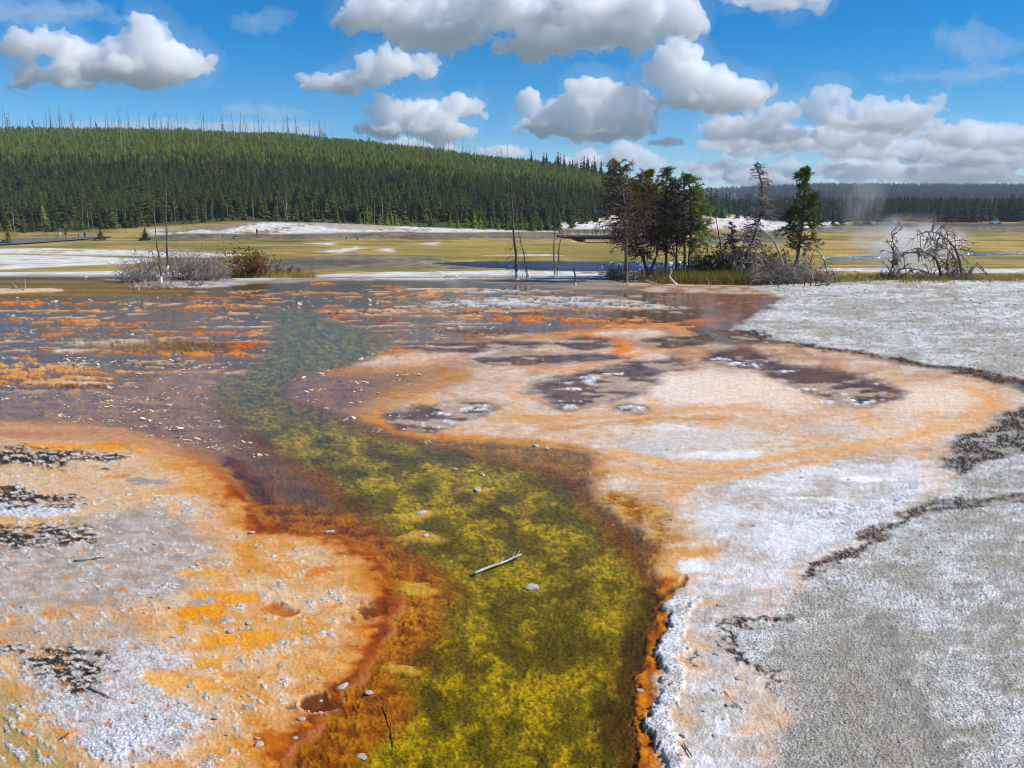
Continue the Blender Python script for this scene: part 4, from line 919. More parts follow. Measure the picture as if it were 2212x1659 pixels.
for k in range(190):
    px = R.uniform(-20, 720) if k < 148 else R.uniform(600, 1100)
    Y = R.choice([R.uniform(585, 625), R.uniform(470, 600)]) if k % 5 else R.uniform(430, 600)
    hh_ = R.uniform(7, 17) * (1 if px < 760 else .8)
    far_pole(px, Y, hh_, '%s bare grey trunk on the ridge, %s' % (('long' if hh_ > 12 else 'short'), ('at its far left end' if px < 100 else 'above the leafy roadside pine' if px < 260 else 'above the tall slender pole' if px < 420 else 'above the orange-brown bush' if px < 600 else 'left of the billowy cloud' if px < 800 else 'where it slopes down')), 'bare trunks along the ridge')
for k in range(36):
    px = R.uniform(20, 1000); Y = float(edge(px)) + R.uniform(-2, 6); far_pole(px, Y, R.uniform(4, 8.5), 'pale bare trunk among the conifers at the foot of the hill', 'bare trunks at the foot of the hill')
for k, (px, py0, py1) in enumerate([(35, 300, 247), (58, 300, 252), (110, 300, 258), (242, 300, 262), (505, 308, 264), (714, 330, 285), (808, 330, 296)]):
    Y = 600; x = (px - CX) / F * Y; z = gz(x, Y); h = at(px, py1, Y).z - z
    e = tag(empty('conifer_tree', (x, Y, z)), 'tall ragged old conifer towering over the ridge', 'tree', 'ragged old conifers on the ridge'); mb = MB(); c = MB()
    mb.tube([Vector((0, 0, 0)), Vector((.1, 0, h * .5)), Vector((0, .1, h))], [.16, .12, .04], 5); mb.build('trunk', M['trunk_f'], e)
    for i in range(26):
        t = R.uniform(.45, 1); a = R.uniform(0, 6.28); L = 1.7 * (1.15 - t) + .35
        c.tri(Vector((0, 0, h * t + .25)), Vector((math.cos(a) * L, math.sin(a) * L, h * t - .35)), Vector((math.cos(a + .9) * L * .8, math.sin(a + .9) * L * .8, h * t - .1)))
    c.build('crown', M['deep'], e)

# ---------------------------------------------------------------- the clump of half-dead pines
YC = ground_y(609)
g0 = lambda lo, hi: (lambda s, dx: lo + (hi - lo) * s)
clump_tree('grey-barked pine at the left front of the clump, mostly dead with a thin top', [(1353, 611), (1352, 540), (1351, 470), (1343, 400), (1338, 352)], .085, .02, YC, 125, .30, 1.5, lambda s, dx: .03 + .20 * max(0, s - .55), ('pine_y', 'rust_n'), bias=(-.4, 0), bark='bark', group=None)
clump_tree('leaning forked pine behind the grey-barked one, with yellowish top', [(1402, 607), (1390, 560), (1372, 520), (1375, 450), (1398, 372)], .085, .02, ground_y(603), 115, .30, 1.35, lambda s, dx: .02 + .8 * max(0, s - .5), ('pine_y', 'rust_n'))
clump_tree('dark curving pine in the middle of the clump, browned by dead needles', [(1396, 600), (1420, 545), (1410, 500), (1412, 450), (1402, 400)], .06, .02, ground_y(602), 80, .35, 1.25, lambda s, dx: .04 + .1 * s, ('pine', 'rust_n'))
clump_tree('tall dark pine with purplish brown dead crown', [(1437, 592), (1440, 520), (1438, 450), (1440, 366)], .07, .02, ground_y(598), 130, .22, 1.35, lambda s, dx: .02 + .10 * s, ('pine', 'rust_n'))
clump_tree('slim dark-trunked pine second from the right of the clump', [(1460, 594), (1462, 520), (1458, 450), (1452, 388)], .055, .015, ground_y(599), 70, .3, 1.1, lambda s, dx: .03 + .05 * s, ('pine', 'rust_n'))
clump_tree('straight pine with dark twiggy head near the right of the clump', [(1478, 598), (1479, 520), (1478, 440), (1480, 380)], .06, .015, ground_y(602), 80, .3, 1.1, lambda s, dx: .04 + .05 * s, ('pine', 'rust_n'))
clump_tree('pine with bright green right-hand side at the right end of the clump', [(1486, 604), (1490, 540), (1494, 470), (1488, 378)], .07, .018, ground_y(604), 60, .36, 1.15, lambda s, dx: .45 if dx > .15 else .05, ('pine_b', 'rust_n'), bias=(.4, -.1), tuft_n=10)
clump_tree('low green limb of pine foliage in the centre of the clump', [(1470, 596), (1455, 540), (1440, 500), (1425, 476)], .035, .012, ground_y(597), 40, .62, .7, lambda s, dx: .7, ('pine_b', None), tuft_n=11)
clump_tree('lone green pine with broad crown right of the clump', [(1720, 572), (1728, 520), (1734, 460), (1738, 366)], .09, .02, ground_y(592), 62, .22, 1.2, lambda s, dx: min(.8, .05 + 1.6 * s), ('pine', 'rust_n'), shape=lambda s: (1.03 - s) ** .55 * min(1, .5 + 1.6 * s), tuft_n=11, tl=.2, droop=.1, bias=(.1, 0))
clump_tree('grey dead tree bristling with drooping twigs between clump and lone pine', [(1604, 602), (1616, 545), (1640, 475), (1646, 410), (1634, 354)], .085, .016, ground_y(602), 170, .14, 1.15, lambda s, dx: 0, ('pine', None), shape=lambda s: (.95 - .6 * s) * (.4 + .9 * R.random()), bias=(.15, 0), droop=.7, bmat='twig', bark='bark', name='dead_tree', cat='dead tree')
clump_tree('short dead tree with bushy broken head left of the bristling dead tree', [(1572, 598), (1584, 560), (1582, 520), (1580, 480)], .05, .015, ground_y(600), 60, .45, .6, lambda s, dx: 0, ('pine', None), bmat='twig_d', bark='bark', name='dead_tree', cat='dead tree')
snag('thin dark pole leaning at the right of the clump', [(1570, 590), (1558, 540), (1552, 500), (1544, 460)], .04, .01, ground_y(600), [(.4 + .05 * k, (R.uniform(-1, 1), R.uniform(-1, 1), .1), .25, .01, .3, 0) for k in range(9)], mat='bark_d')
snag('bare white trunk arching up to the left beside the bristling dead tree', [(1691, 606), (1692, 575), (1683, 545), (1668, 515), (1640, 494), (1607, 484)], .06, .018, ground_y(606), [(.25 + .07 * k, (R.uniform(-1, .6), R.uniform(-1, 1), R.uniform(-.8, .5)), R.uniform(.3, .8), .012, .7, 4) for k in range(11)], mat='twig_l')
snag('pale dead trunk leaning in front of the bristling dead tree', [(1598, 604), (1604, 560), (1608, 520)], .05, .03, ground_y(603), [(.6, (-.6, 0, .6), .8, .015, .2, 4), (.9, (-.4, 0, .8), .9, .015, .2, 4)], mat='twig_l')
snag('broken leaning pole below the lone pine', [(1745, 590), (1752, 560), (1762, 530), (1775, 515)], .025, .008, ground_y(600), [(.3 + .1 * k, (R.uniform(-1, 1), 0, .4), .35, .009, .2, 3) for k in range(6)])
snag('twisted bare pole beside the lone pine', [(1790, 600), (1780, 565), (1768, 545), (1740, 530)], .03, .008, ground_y(602), [(.3 + .1 * k, (R.uniform(-1, 1), 0, .4), .4, .009, .4, 3) for k in range(6)])
# solitary bare trunks
S1b = [(.985, (-.9, 0, .55), .55, .016, -.1, 0), (.82, (-1, 0, .35), .5, .014, .1, 0), (.76, (-1, -.1, .05), .55, .016, .8, 0), (.57, (-1, 0, .1), .3, .014, .8, 0), (.43, (-1, 0, .05), .3, .012, .4, 0), (.40, (-.7, 0, -.9), .5, .016, .2, 2)]
S1b += [(.06 + .028 * k, (R.choice((-1, -1, 1)) * R.uniform(.5, 1), R.uniform(-.6, .6), R.uniform(-.1, .15)), R.uniform(.45, .95), .012, 1.3, 2) for k in range(13)]
snag('tall bare snag with drooping side branches and white base in the shallow pool', [(1117, 604), (1115, 560), (1110, 500), (1106, 440), (1104, 393)], .085, .015, None, S1b, .10)
snag('thin bare pole leaning against the tall snag', [(1140, 605), (1134, 565), (1126, 525), (1117, 492)], .038, .012, None, [(.2 + .1 * k, (R.choice((-1, 1)), 0, .1), .28, .009, .8, 0) for k in range(7)], .06)
snag('short white-based stub behind the leaning pole', [(1142, 600), (1140, 585), (1137, 568)], .04, .025, None, (), .6, name='tree_stump', cat='tree stump')
snag('ankle-high white stub between the tall snag and leaning pole', [(1128, 603), (1129, 597), (1130, 592)], .03, .018, None, (), .7, name='tree_stump', cat='tree stump')
snag('left one of two bare poles with white bases side by side', [(1200, 598), (1197, 560), (1197, 520), (1199, 485)], .042, .014, None, [(.3 + .08 * k, (R.choice((-1, 1)), 0, .1), .12, .007, .3, 0) for k in range(7)], .2)
snag('right one of two bare poles with white bases, leaning outward', [(1205, 598), (1206, 565), (1209, 530), (1215, 502)], .045, .016, None, [(.25 + .09 * k, (R.choice((-1, 1)), 0, .1), .1, .007, .3, 0) for k in range(7)], .22)
snag('dark knee-high post standing alone in the shallow pool', [(1243, 617), (1242, 600), (1241, 578)], .035, .03, None, (), .3, 'bark_d', name='tree_stump', cat='tree stump')
snag('tall slender bare pole rising from the grey thicket', [(362, 596), (361, 540), (359, 470), (357.6, 403)], .06, .018, ground_y(606), [(.2 + .07 * k, (R.choice((-1, 1)), 0, .1), .07, .007, .3, 0) for k in range(10)], .08)
snag('shorter leaning pole in the grey thicket', [(350, 616), (345, 570), (338, 515), (332, 458)], .05, .014, ground_y(612), [(.3, (-1, 0, .4), 1.0, .014, .4, 4), (.36, (1, 0, .6), .6, .012, 0, 3), (.42, (-1, 0, .7), .7, .012, .3, 3), (.5, (1, 0, .8), .5, .01, 0, 2), (.2, (1, 0, .5), .6, .012, .2, 4)], .12)

# ---------------------------------------------------------------- brush
def bush(label, px, py, wpx, hpx, mat, n=30, name='dead_bush', leaf=None, cat='bush', group=None, spread=.8, droop=.5, lean=0, r=.016, leafp=.5):
    Y = ground_y(py); c = at(px, py, Y); w, h = wpx / F * Y, hpx / F * Y
    e = tag(empty(name, c), label, cat, group); mb, lf = MB(), MB()
    for k in range(int(n * 1.5)):
        p = c + Vector((R.gauss(0, .32) * w, R.uniform(-.4, .4) * w, -.02)); ends = []
        d = Vector((R.gauss(lean, spread * .55), R.gauss(0, spread * .5), 1)); twigs(mb, p, d, h * R.uniform(.55, 1.05), r, 1, droop, .25, 4, 8, .9, ends)
        if leaf:
            for q, qd in ends:
                if R.random() < leafp: tuft(lf, q, qd, .13, 9, .02)
    mb.build('stems', M[mat], e, c)
    if lf.f: lf.build('foliage', M[leaf], e, c)
    return e
bush('tangled grey dead brush at the left end of the thicket', 285, 610, 40, 42, 'twig', 22, spread=.9)
bush('grey dead brush around the leaning pole', 325, 607, 54, 84, 'twig', 32)
bush('dense rounded grey dead bush in the middle of the thicket', 398, 604, 48, 82, 'twig', 34)
bush('dense grey dead bush at the right end of the thicket', 440, 606, 44, 76, 'twig', 38)
bush('low whitened dead brush at the water edge of the thicket', 330, 622, 70, 26, 'twig_l', 18, spread=1.4)
bush('low pale brush at the foot of the dense grey bushes', 420, 618, 60, 20, 'twig', 18, spread=1.3)
bush('orange-brown bush with a dead leader right of the thicket', 535, 598, 26, 74, 'twig_d', 34, 'brown_bush', 'rust_b', leafp=.75)
bush('bare brown brush behind the orange-brown bush', 566, 597, 34, 40, 'twig_d', 16, spread=.5)
for px, h in ((598, 40), (622, 26), (648, 24)): bush('small leafless sapling on the grey bank', px, 592, 10, h, 'twig_d', 5, 'bare_sapling', None, 'sapling', 'leafless saplings on the grey bank', spread=.4)
for px, h in ((492, 46), (470, 40)): bush('thin leafless sapling between the thicket and the orange-brown bush', px, 602, 8, h, 'twig', 5, 'bare_sapling', None, 'sapling', 'saplings beside the thicket', spread=.3)
bush('round grey dead bush at the left foot of the pine clump', 1332, 603, 46, 44, 'twig', 46, spread=1.1)
bush('green shrubby pine growth right of the clump', 1535, 598, 60, 70, 'twig_d', 40, 'green_shrub', 'pine', 'shrub', leafp=.8)
bush('dark green shrub under the bristling dead tree', 1600, 596, 60, 42, 'twig_d', 26, 'green_shrub', 'pine', 'shrub', leafp=.6)
bush('dark green shrub below the arching white trunk', 1660, 594, 50, 60, 'twig_d', 26, 'green_shrub', 'pine', 'shrub', leafp=.55)
bush('tangled grey brush at the foot of the arching white trunk', 1690, 612, 80, 72, 'twig', 46, spread=1.2)
bush('grey brush below the lone pine', 1740, 608, 70, 62, 'twig', 36, spread=1.2)
bush('brown brush under the pine clump trunks', 1420, 602, 80, 44, 'twig', 34, spread=1.2)
# fallen, arching dead trees on the right
def arch(label, marks, Y, r0, nb, L, droop=.9, mat='bark', bm='twig_d'):
    return snag(label, marks, r0, .012, Y, [(.08 + .9 * k / nb, (R.uniform(-.7, .7), R.uniform(-.7, .7), R.uniform(-.6, .9)), L * R.uniform(.6, 1.5), .02, droop, 9) for k in range(nb)], 0, mat, bmat=bm)
YA = ground_y(603)
arch('long dead trunk bowed low over the grass on the right', [(2033, 600), (2026, 568), (2010, 550), (1985, 544), (1950, 550), (1925, 566)], YA, .065, 30, .6)
arch('dead trunk arching high to the left in the fallen tangle', [(2078, 598), (2070, 555), (2058, 530), (2040, 512), (2018, 502), (1998, 500)], YA - .6, .06, 30, .65)
arch('pale dead limb leaning left below the high arch', [(2070, 585), (2060, 555), (2044, 535), (2020, 520), (1990, 508)], YA - .3, .042, 20, .5, mat='twig_l')
arch('lowest dead bough sweeping left along the grass', [(2020, 604), (2000, 588), (1960, 580), (1925, 584)], YA + .3, .03, 16, .5)
arch('upright dead sapling at the left of the fallen tangle', [(1922, 600), (1930, 560), (1930, 530), (1926, 499)], YA, .028, 22, .42, .3)
arch('stub of dead wood at the right end of the fallen tangle', [(2080, 602), (2098, 585), (2112, 565)], YA, .025, 10, .5, .4)
arch('pale hooped dead branch at the foot of the arching white trunk', [(1757, 612), (1752, 590), (1735, 575), (1710, 574), (1690, 590)], ground_y(612), .04, 10, .4, .8, 'twig_l')
arch('grey fallen branch lying on the gravel edge', [(1680, 622), (1730, 622), (1780, 614), (1822, 606)], ground_y(618), .028, 12, .4, .3)
bush('brown dead brush under the left end of the fallen tangle', 1912, 604, 46, 26, 'twig_d', 26, spread=1.2)
bush('grey dead brush under the middle of the fallen tangle', 1990, 605, 70, 24, 'twig', 26, spread=1.3)
bush('grey dead brush under the right end of the fallen tangle', 2070, 604, 60, 32, 'twig', 36, spread=1.2)
# driftwood
def drift(label, marks, py, r, subs=(), mat='twig_l', name='driftwood', Y=None, z=None):
    Y = Y or ground_y(py); return snag(label, marks, r, r * .4, Y, subs, 0, mat, 'driftwood', None, name, mat)
drift('bleached forked branch standing in the water before the thicket', [(300, 628), (296, 618), (288, 606)], 628, .03, [(.2, (.8, 0, .6), .4, .012, 0, 3), (.3, (-1, 0, .5), .4, .012, 0, 3), (.1, (-1, .2, .15), .5, .012, 0, 3)])
drift('bleached root with an upright prong near the left edge of the pool', [(52, 627), (54, 616), (53, 603)], 628, .03, [(.05, (-1, 0, .15), 1.0, .018, 0, 4), (.05, (-1, .3, .3), .7, .014, .1, 3), (.08, (-.8, -.3, .2), .8, .012, .1, 3)])
drift('pale dead branch lying at the foot of the grey-barked pine', [(1395, 606), (1420, 614), (1436, 624)], 622, .025, [(.3, (-1, 0, .3), .4, .01, 0, 3), (.6, (.6, 0, .8), .4, .01, 0, 3)])
drift('small pale antler-like branch in the water left of the clump', [(1346, 628), (1338, 618), (1330, 608)], 628, .02, [(.3, (.9, 0, .4), .35, .008, 0, 3), (.5, (-.9, 0, .4), .3, .008, 0, 3)])
drift('pale upright stick in the brown shallows', [(1536, 624), (1530, 610), (1524, 598)], 624, .018, [(.4, (.8, 0, .6), .25, .008, 0, 2)])
drift('bleached crooked stump right of the pine trunks', [(1462, 615), (1452, 606), (1446, 596), (1452, 586)], 614, .05, (), 'sock')
drift('white bent log lying on the far shallows', [(962, 600), (970, 595), (982, 595), (992, 600), (1010, 601)], 600, .06, (), 'sock')
drift('long pale fallen branch at the gravel corner', [(1662, 606), (1672, 618), (1690, 622), (1712, 628)], 624, .02, [(.4, (.5, 0, .6), .4, .01, 0, 3)])

# ---------------------------------------------------------------- grass
def grass(name, label, n, region, hh, mat, wd=.012):
    v, f = np.zeros((n * 3, 3), np.float32), np.arange(n * 3).reshape(n, 3)
    k = 0
    while k < n:
        px, py = region()
        Y = ground_y(py); x = (px - CX) / F * Y
        for b in range(9):
            if k >= n: break
            bx, by = x + R.gauss(0, .10), Y + R.gauss(0, .10); h = hh * R.uniform(.4, 1.1); a = R.uniform(0, 3.14); lx, ly = R.gauss(0, .35) * h, R.gauss(0, .3) * h
            z0 = gz(bx, by) - .02
            v[k * 3:k * 3 + 3] = [(bx - math.cos(a) * wd, by - math.sin(a) * wd, z0), (bx + math.cos(a) * wd, by + math.sin(a) * wd, z0), (bx + lx, by + ly, z0 + h)]; k += 1
    me = bpy.data.meshes.new(name); me.from_pydata(v.tolist(), [], f.tolist()); me.materials.append(M[mat])
    return tag(link(bpy.data.objects.new(name, me)), label, None, None, 'stuff')
grass('grass', 'olive sedge under the clump of pines', 9000, lambda: (R.triangular(1370, 1720, 1560), R.uniform(594, 611)), .5, 'grass_g')
grass('grass', 'golden grass fringe along the gravel on the right', 9000, lambda: (R.uniform(1690, 2400), R.choice((R.uniform(600, 612), R.uniform(596, 606))) - (4 if R.random() < .5 else 0)), .26, 'grass')
grass('grass', 'golden grass on the far bank beyond the thicket', 5000, lambda: (R.uniform(450, 680), R.uniform(588, 600)), .3, 'grass')
grass('grass', 'sparse dry tufts dotted over the gravel flat', 700, lambda: (R.uniform(1700, 2330), R.uniform(625, 760)), .07, 'grass', .006)

# ---------------------------------------------------------------- road, bridge, vehicles, people
def ribbon(name, left, right, dz, mat, label):
    v, f = [], []; n = len(left)
    A, B = smooth_poly(left, False, 6), smooth_poly(right, False, 6)
    for (p, q) in zip(A, B):
        a, b = gp(*p), gp(*q)
        for k in range(5):
            c = a.lerp(b, k / 4); v.append(Vector((c.x, c.y, gz(c.x, c.y) + dz)))
    for i in range(len(A) - 1):
        for k in range(4): q = i * 5 + k; f.append((q, q + 1, q + 6, q + 5))
    return tag(mesh_obj(name, v, f, mat), label, None, None, 'structure')
ribbon('road', [(-120, 521), (0, 519), (60, 517), (140, 514.5), (200, 512.5), (240, 512)], [(-120, 538), (0, 531), (60, 527.5), (140, 521.5), (200, 517), (240, 514.5)], .25, M['asphalt'], 'grey asphalt road ending at the left below the wooded hill')

e = tag(empty('road_bridge', (11.5, 200, -2.9)), 'low road bridge with timber railing half hidden by the pine clump', 'bridge'); O = Vector((11.5, 200, -2.9))
x0, x1, zt = 12.6, 36.0, -1.25
def bx(name, lo, hi, mat, par=e, org=O): mb = MB(); mb.box(lo, hi); return mb.build(name, M[mat], par, org)
deck = bx('deck', (x0 - 2, 196.2, zt - .35), (x1, 204, zt), 'concrete')
bx('girder', (x0 + .2, 196.6, zt - 1.05), (x1, 197.0, zt - .36), 'girder'); bx('girder', (x0 + .2, 203.0, zt - 1.05), (x1, 203.4, zt - .36), 'girder')
mb = MB(); mb.v = [Vector(q) for q in [(x0 - 1.5, 196.5, zt - .36), (x0 + 3.2, 196.5, zt - 1.06), (x0 + 3.6, 196.5, -3.4), (x0 - 1.5, 196.5, -3.4), (x0 - 1.5, 203.5, zt - .36), (x0 + 3.2, 203.5, zt - 1.06), (x0 + 3.6, 203.5, -3.4), (x0 - 1.5, 203.5, -3.4)]]; mb.f = [(0, 3, 2, 1), (4, 5, 6, 7), (0, 1, 5, 4), (1, 2, 6, 5), (2, 3, 7, 6), (3, 0, 4, 7)]
bx('pier', (x0 + 3.5, 196.4, -3.6), (x0 + 4.1, 203.6, zt - 1.06), 'concrete'); bx('pier', (x0 + 20, 196.4, -3.6), (x0 + 20.6, 203.6, zt - 1.06), 'concrete'); mb.v = [q - Vector((.15, 0, .02)) for q in mb.v]; mb.build('abutment', M['girder'], e, O)
for side, y in (('near', 196.35), ('far', 203.8)):
    k = 0
    while x0 - 1.5 + k * 1.95 < x1: bx('post', (x0 - 1.5 + k * 1.95, y, zt + .003), (x0 - 1.3 + k * 1.95, y + .18, zt + 1.15), 'timber'); k += 1
    bx('rail', (x0 - 1.8, y - .08, zt + .95), (x1, y - .003, zt + 1.1), 'timber'); bx('rail', (x0 - 1.8, y - .08, zt + .5), (x1, y - .003, zt + .64), 'timber')

def prof(mb, pts, y0, y1, ins=0.0):
    n = len(mb.v); m = len(pts)
    for (x, z) in pts: mb.v.append(Vector((x, y0, z)))
    for (x, z) in pts: mb.v.append(Vector((x, y1, z)))
    mb.f.append(tuple(range(n, n + m))); mb.f.append(tuple(range(n + m, n + 2 * m))[::-1])
    for k in range(m): mb.f.append((n + k, n + m + k, n + m + (k + 1) % m, n + (k + 1) % m))
def wheels(e, xs, w, r):
    for x in xs:
        for y in (-w, w):
            mb = MB(); mb.tube([Vector((x, y - .11, r)), Vector((x, y + .11, r))], [r, r], 16); t = mb.build('wheel', M['rubber'], e)
            mb = MB(); mb.tube([Vector((x, y - .12, r)), Vector((x, y + .12, r))], [r * .55, r * .55], 12); mb.build('rim', M['metal'], t)
def pickup(g):
    e = tag(empty('pickup_truck', g), 'small white pickup truck driving along the far edge of the right-hand meadow', 'truck')
    mb = MB(); prof(mb, [(-2.75, .55), (2.55, .5), (2.75, .75), (2.7, 1.0), (1.35, 1.15), (-.75, 1.15), (-.78, 1.2), (-2.75, 1.2)], -.92, .92); mb.build('body', M['white_paint'], e)
    mb = MB(); prof(mb, [(-.75, 1.153), (1.25, 1.153), (.55, 1.78), (-.6, 1.8)], -.82, .82); c = mb.build('cab', M['white_paint'], e)
    for y in (-.825, .825):
        mb = MB(); s = 1 if y > 0 else -1; mb.quad(*[Vector(q) for q in ((-.1, y, 1.2), (.9, y, 1.2), (.45, y, 1.68), (-.1, y, 1.7))]); mb.build('window', M['glass'], e)
        mb = MB(); mb.quad(*[Vector(q) for q in ((-.62, y, 1.2), (-.2, y, 1.2), (-.2, y, 1.7), (-.55, y, 1.7))]); mb.build('window', M['glass'], e)
    mb = MB(); mb.quad(Vector((1.215, -.7, 1.2)), Vector((1.215, .7, 1.2)), Vector((.6, .65, 1.745)), Vector((.6, -.65, 1.745))); mb.build('windshield', M['glass'], e)
    mb = MB(); mb.box((-2.6, -.78, 1.203), (-.9, .78, 1.215)); mb.build('bed_floor', M['rubber'], e)
    for y in (-.7, .7):
        mb = MB(); mb.box((2.7, y - .14, .78), (2.77, y + .14, .95)); mb.build('headlight', M['lamp'], e)
        mb = MB(); mb.box((-2.78, y - .1, .8), (-2.752, y + .1, 1.1)); mb.build('tail_light', M['tail'], e)
    wheels(e, (-1.7, 1.75), .82, .38); return e
pickup(gp(2150, 484))
def car(g):
    e = tag(empty('parked_car', g), 'grey-blue car on the road, cut off by the left edge of the photo', 'car')
    mb = MB(); prof(mb, [(-2.2, .45), (2.1, .4), (2.25, .6), (2.15, .85), (1.1, .98), (-1.5, 1.0), (-2.15, .95)], -.88, .88); mb.build('body', M['blue_paint'], e)
    mb = MB(); prof(mb, [(-1.7, 1.003), (1.0, 1.0), (.3, 1.42), (-1.1, 1.45)], -.76, .76); mb.build('cabin', M['glass'], e)
    mb = MB(); prof(mb, [(-1.1, 1.453), (.32, 1.423), (.25, 1.48), (-1.0, 1.5)], -.74, .74); mb.build('roof', M['blue_paint'], e)
    for y in (-.6, .6): mb = MB(); mb.box((2.15, y - .15, .62), (2.26, y + .15, .78)); mb.build('headlight', M['lamp'], e)
    wheels(e, (-1.35, 1.35), .8, .33); return e
car(gp(-16, 528))

def sign(g, h, label, kind):
    e = tag(empty('road_sign', g), label, 'sign'); mb = MB(); mb.box((-.05, .012, 0), (.05, .09, h)); mb.build('post', M['post'], e)
    mb = MB()
    if kind == 'stop':
        r = .42; ring = [Vector((r * math.cos(math.pi / 8 + k * math.pi / 4), 0, h - .1 + r * math.sin(math.pi / 8 + k * math.pi / 4))) for k in range(8)]
        n = 8; mb.v = ring + [q - Vector((0, .02, 0)) for q in ring]; mb.f = [tuple(range(8)), tuple(range(8, 16))[::-1]] + [(k, k + 8, (k + 1) % 8 + 8, (k + 1) % 8) for k in range(8)]; b = mb.build('sign_plate', M['red'], e)
        cu = bpy.data.curves.new('lettering', 'FONT'); cu.body = 'STOP'; cu.size = .3; cu.align_x = 'CENTER'; cu.align_y = 'CENTER'; cu.materials.append(M['sign_w']); tmp = bpy.data.objects.new('lettering', cu); COL.objects.link(tmp); bpy.context.view_layer.update(); lm = bpy.data.meshes.new_from_object(tmp.evaluated_get(bpy.context.evaluated_depsgraph_get())); bpy.data.objects.remove(tmp); o = bpy.data.objects.new('lettering', lm); link(o, b); o.location = (0, -.026, h - .1); o.rotation_euler = (math.pi / 2, 0, 0)
    else: mb.box((-.28, -.02, h - .75), (.28, .01, h)); mb.build('sign_plate', M['sign_w'], e)
    return e
sign(gp(143, 522), 2.15, 'red stop sign on a dark post beside the road', 'stop')
sign(gp(175, 515), 1.35, 'white notice board by the end of the road', 'w')

def skinned(name, joints, edges, radii, mat, parent=None, org=None):
    me = bpy.data.meshes.new(name); me.from_pydata([tuple(j) for j in joints], edges, []); me.materials.append(M[mat])
    o = link(bpy.data.objects.new(name, me), parent); sk = o.modifiers.new('skin', 'SKIN')
    for i, r in enumerate(radii): me.skin_vertices[0].data[i].radius = (r, r)
    me.skin_vertices[0].data[0].use_root = True
    ss = o.modifiers.new('smooth', 'SUBSURF'); ss.levels = ss.render_levels = 1
    return o
def person(g, label, pose, mat, h=1.0, rz=0):
    if pose == 'stand': J = [(0, 0, .95), (0, 0, 1.2), (0, 0, 1.42), (0, 0, 1.52), (0, -.02, 1.64), (0, -.02, 1.76), (.1, 0, .9), (.11, -.02, .48), (.11, .02, .06), (.11, -.14, .03), (-.1, 0, .9), (-.13, .02, .48), (-.14, .04, .06), (-.14, -.12, .03), (.19, 0, 1.4), (.26, .02, 1.12), (.26, -.06, .88), (-.19, 0, 1.4), (-.27, .02, 1.12), (-.27, -.06, .88)]
    else: J = [(0, 0, .98), (.14, 0, 1.18), (.3, 0, 1.38), (.36, 0, 1.46), (.42, 0, 1.56), (.44, 0, 1.68), (.02, .1, .95), (.36, .11, .72), (.18, .11, .3), (.32, .11, .24), (.02, -.1, .95), (.38, -.11, .86), (.26, -.11, .46), (.4, -.11, .42), (.3, .19, 1.36), (.44, .22, 1.14), (.62, .2, 1.02), (.3, -.19, 1.36), (.44, -.22, 1.14), (.62, -.2, 1.02)]
    E_ = [(0, 1), (1, 2), (2, 3), (3, 4), (4, 5), (0, 6), (6, 7), (7, 8), (8, 9), (0, 10), (10, 11), (11, 12), (12, 13), (2, 14), (14, 15), (15, 16), (2, 17), (17, 18), (18, 19)]
    rd = [.14, .15, .14, .06, .1, .09, .1, .075, .05, .045, .1, .075, .05, .045, .07, .05, .04, .07, .05, .04]
    o = skinned('person', J, E_, rd, mat); o.location = g; o.scale = (h,) * 3; o.rotation_euler = (0, 0, rz); tag(o, label, 'person'); return o
gb = gp(128, 519); gb.z += .26
person(gb + Vector((0, 0, .05)), 'person in pale clothes riding a bicycle along the road', 'ride', 'cloth_w', 1.0)
e = tag(empty('bicycle', gb), 'bicycle ridden along the grey road beside the stop sign', 'bicycle')
for x in (-.5, .55):
    mb = MB(); mb.tube([Vector((x + .34 * math.cos(k * .4488), 0, .34 + .34 * math.sin(k * .4488))) for k in range(15)], [.02] * 15, 5, False); w_ = mb.build('wheel', M['rubber'], e)
mb = MB(); mb.tube([Vector(q) for q in ((-.5, 0, .34), (0, 0, .3), (.42, 0, .85), (-.12, 0, .82), (-.5, 0, .34))], [.025] * 5, 5); mb.tube([Vector((.55, 0, .34)), Vector((.4, 0, .95))], [.022] * 2, 5); mb.tube([Vector((0, 0, .3)), Vector((-.14, 0, .95))], [.022] * 2, 5); mb.build('frame', M['metal'], e)
mb = MB(); mb.tube([Vector((.42, -.28, 1.0)), Vector((.4, 0, .97)), Vector((.42, .28, 1.0))], [.018] * 3, 5); mb.build('handlebar', M['metal'], e)
mb = MB(); mb.box((-.26, -.07, .95), (-.02, .07, 1.0)); mb.build('saddle', M['rubber'], e)
g2 = gp(184, 515); person(g2, 'person in dark clothes standing by the white notice board', 'stand', 'cloth_d', .95, .4)
g3 = gp(170, 515); person(g3, 'shorter dark-clothed person left of the notice board', 'stand', 'cloth_d', .7, 2.0)
g4 = gp(555.5, 508); person(g4, 'tiny dark figure standing below the white mound', 'stand', 'cloth_d', .9, 1.0)
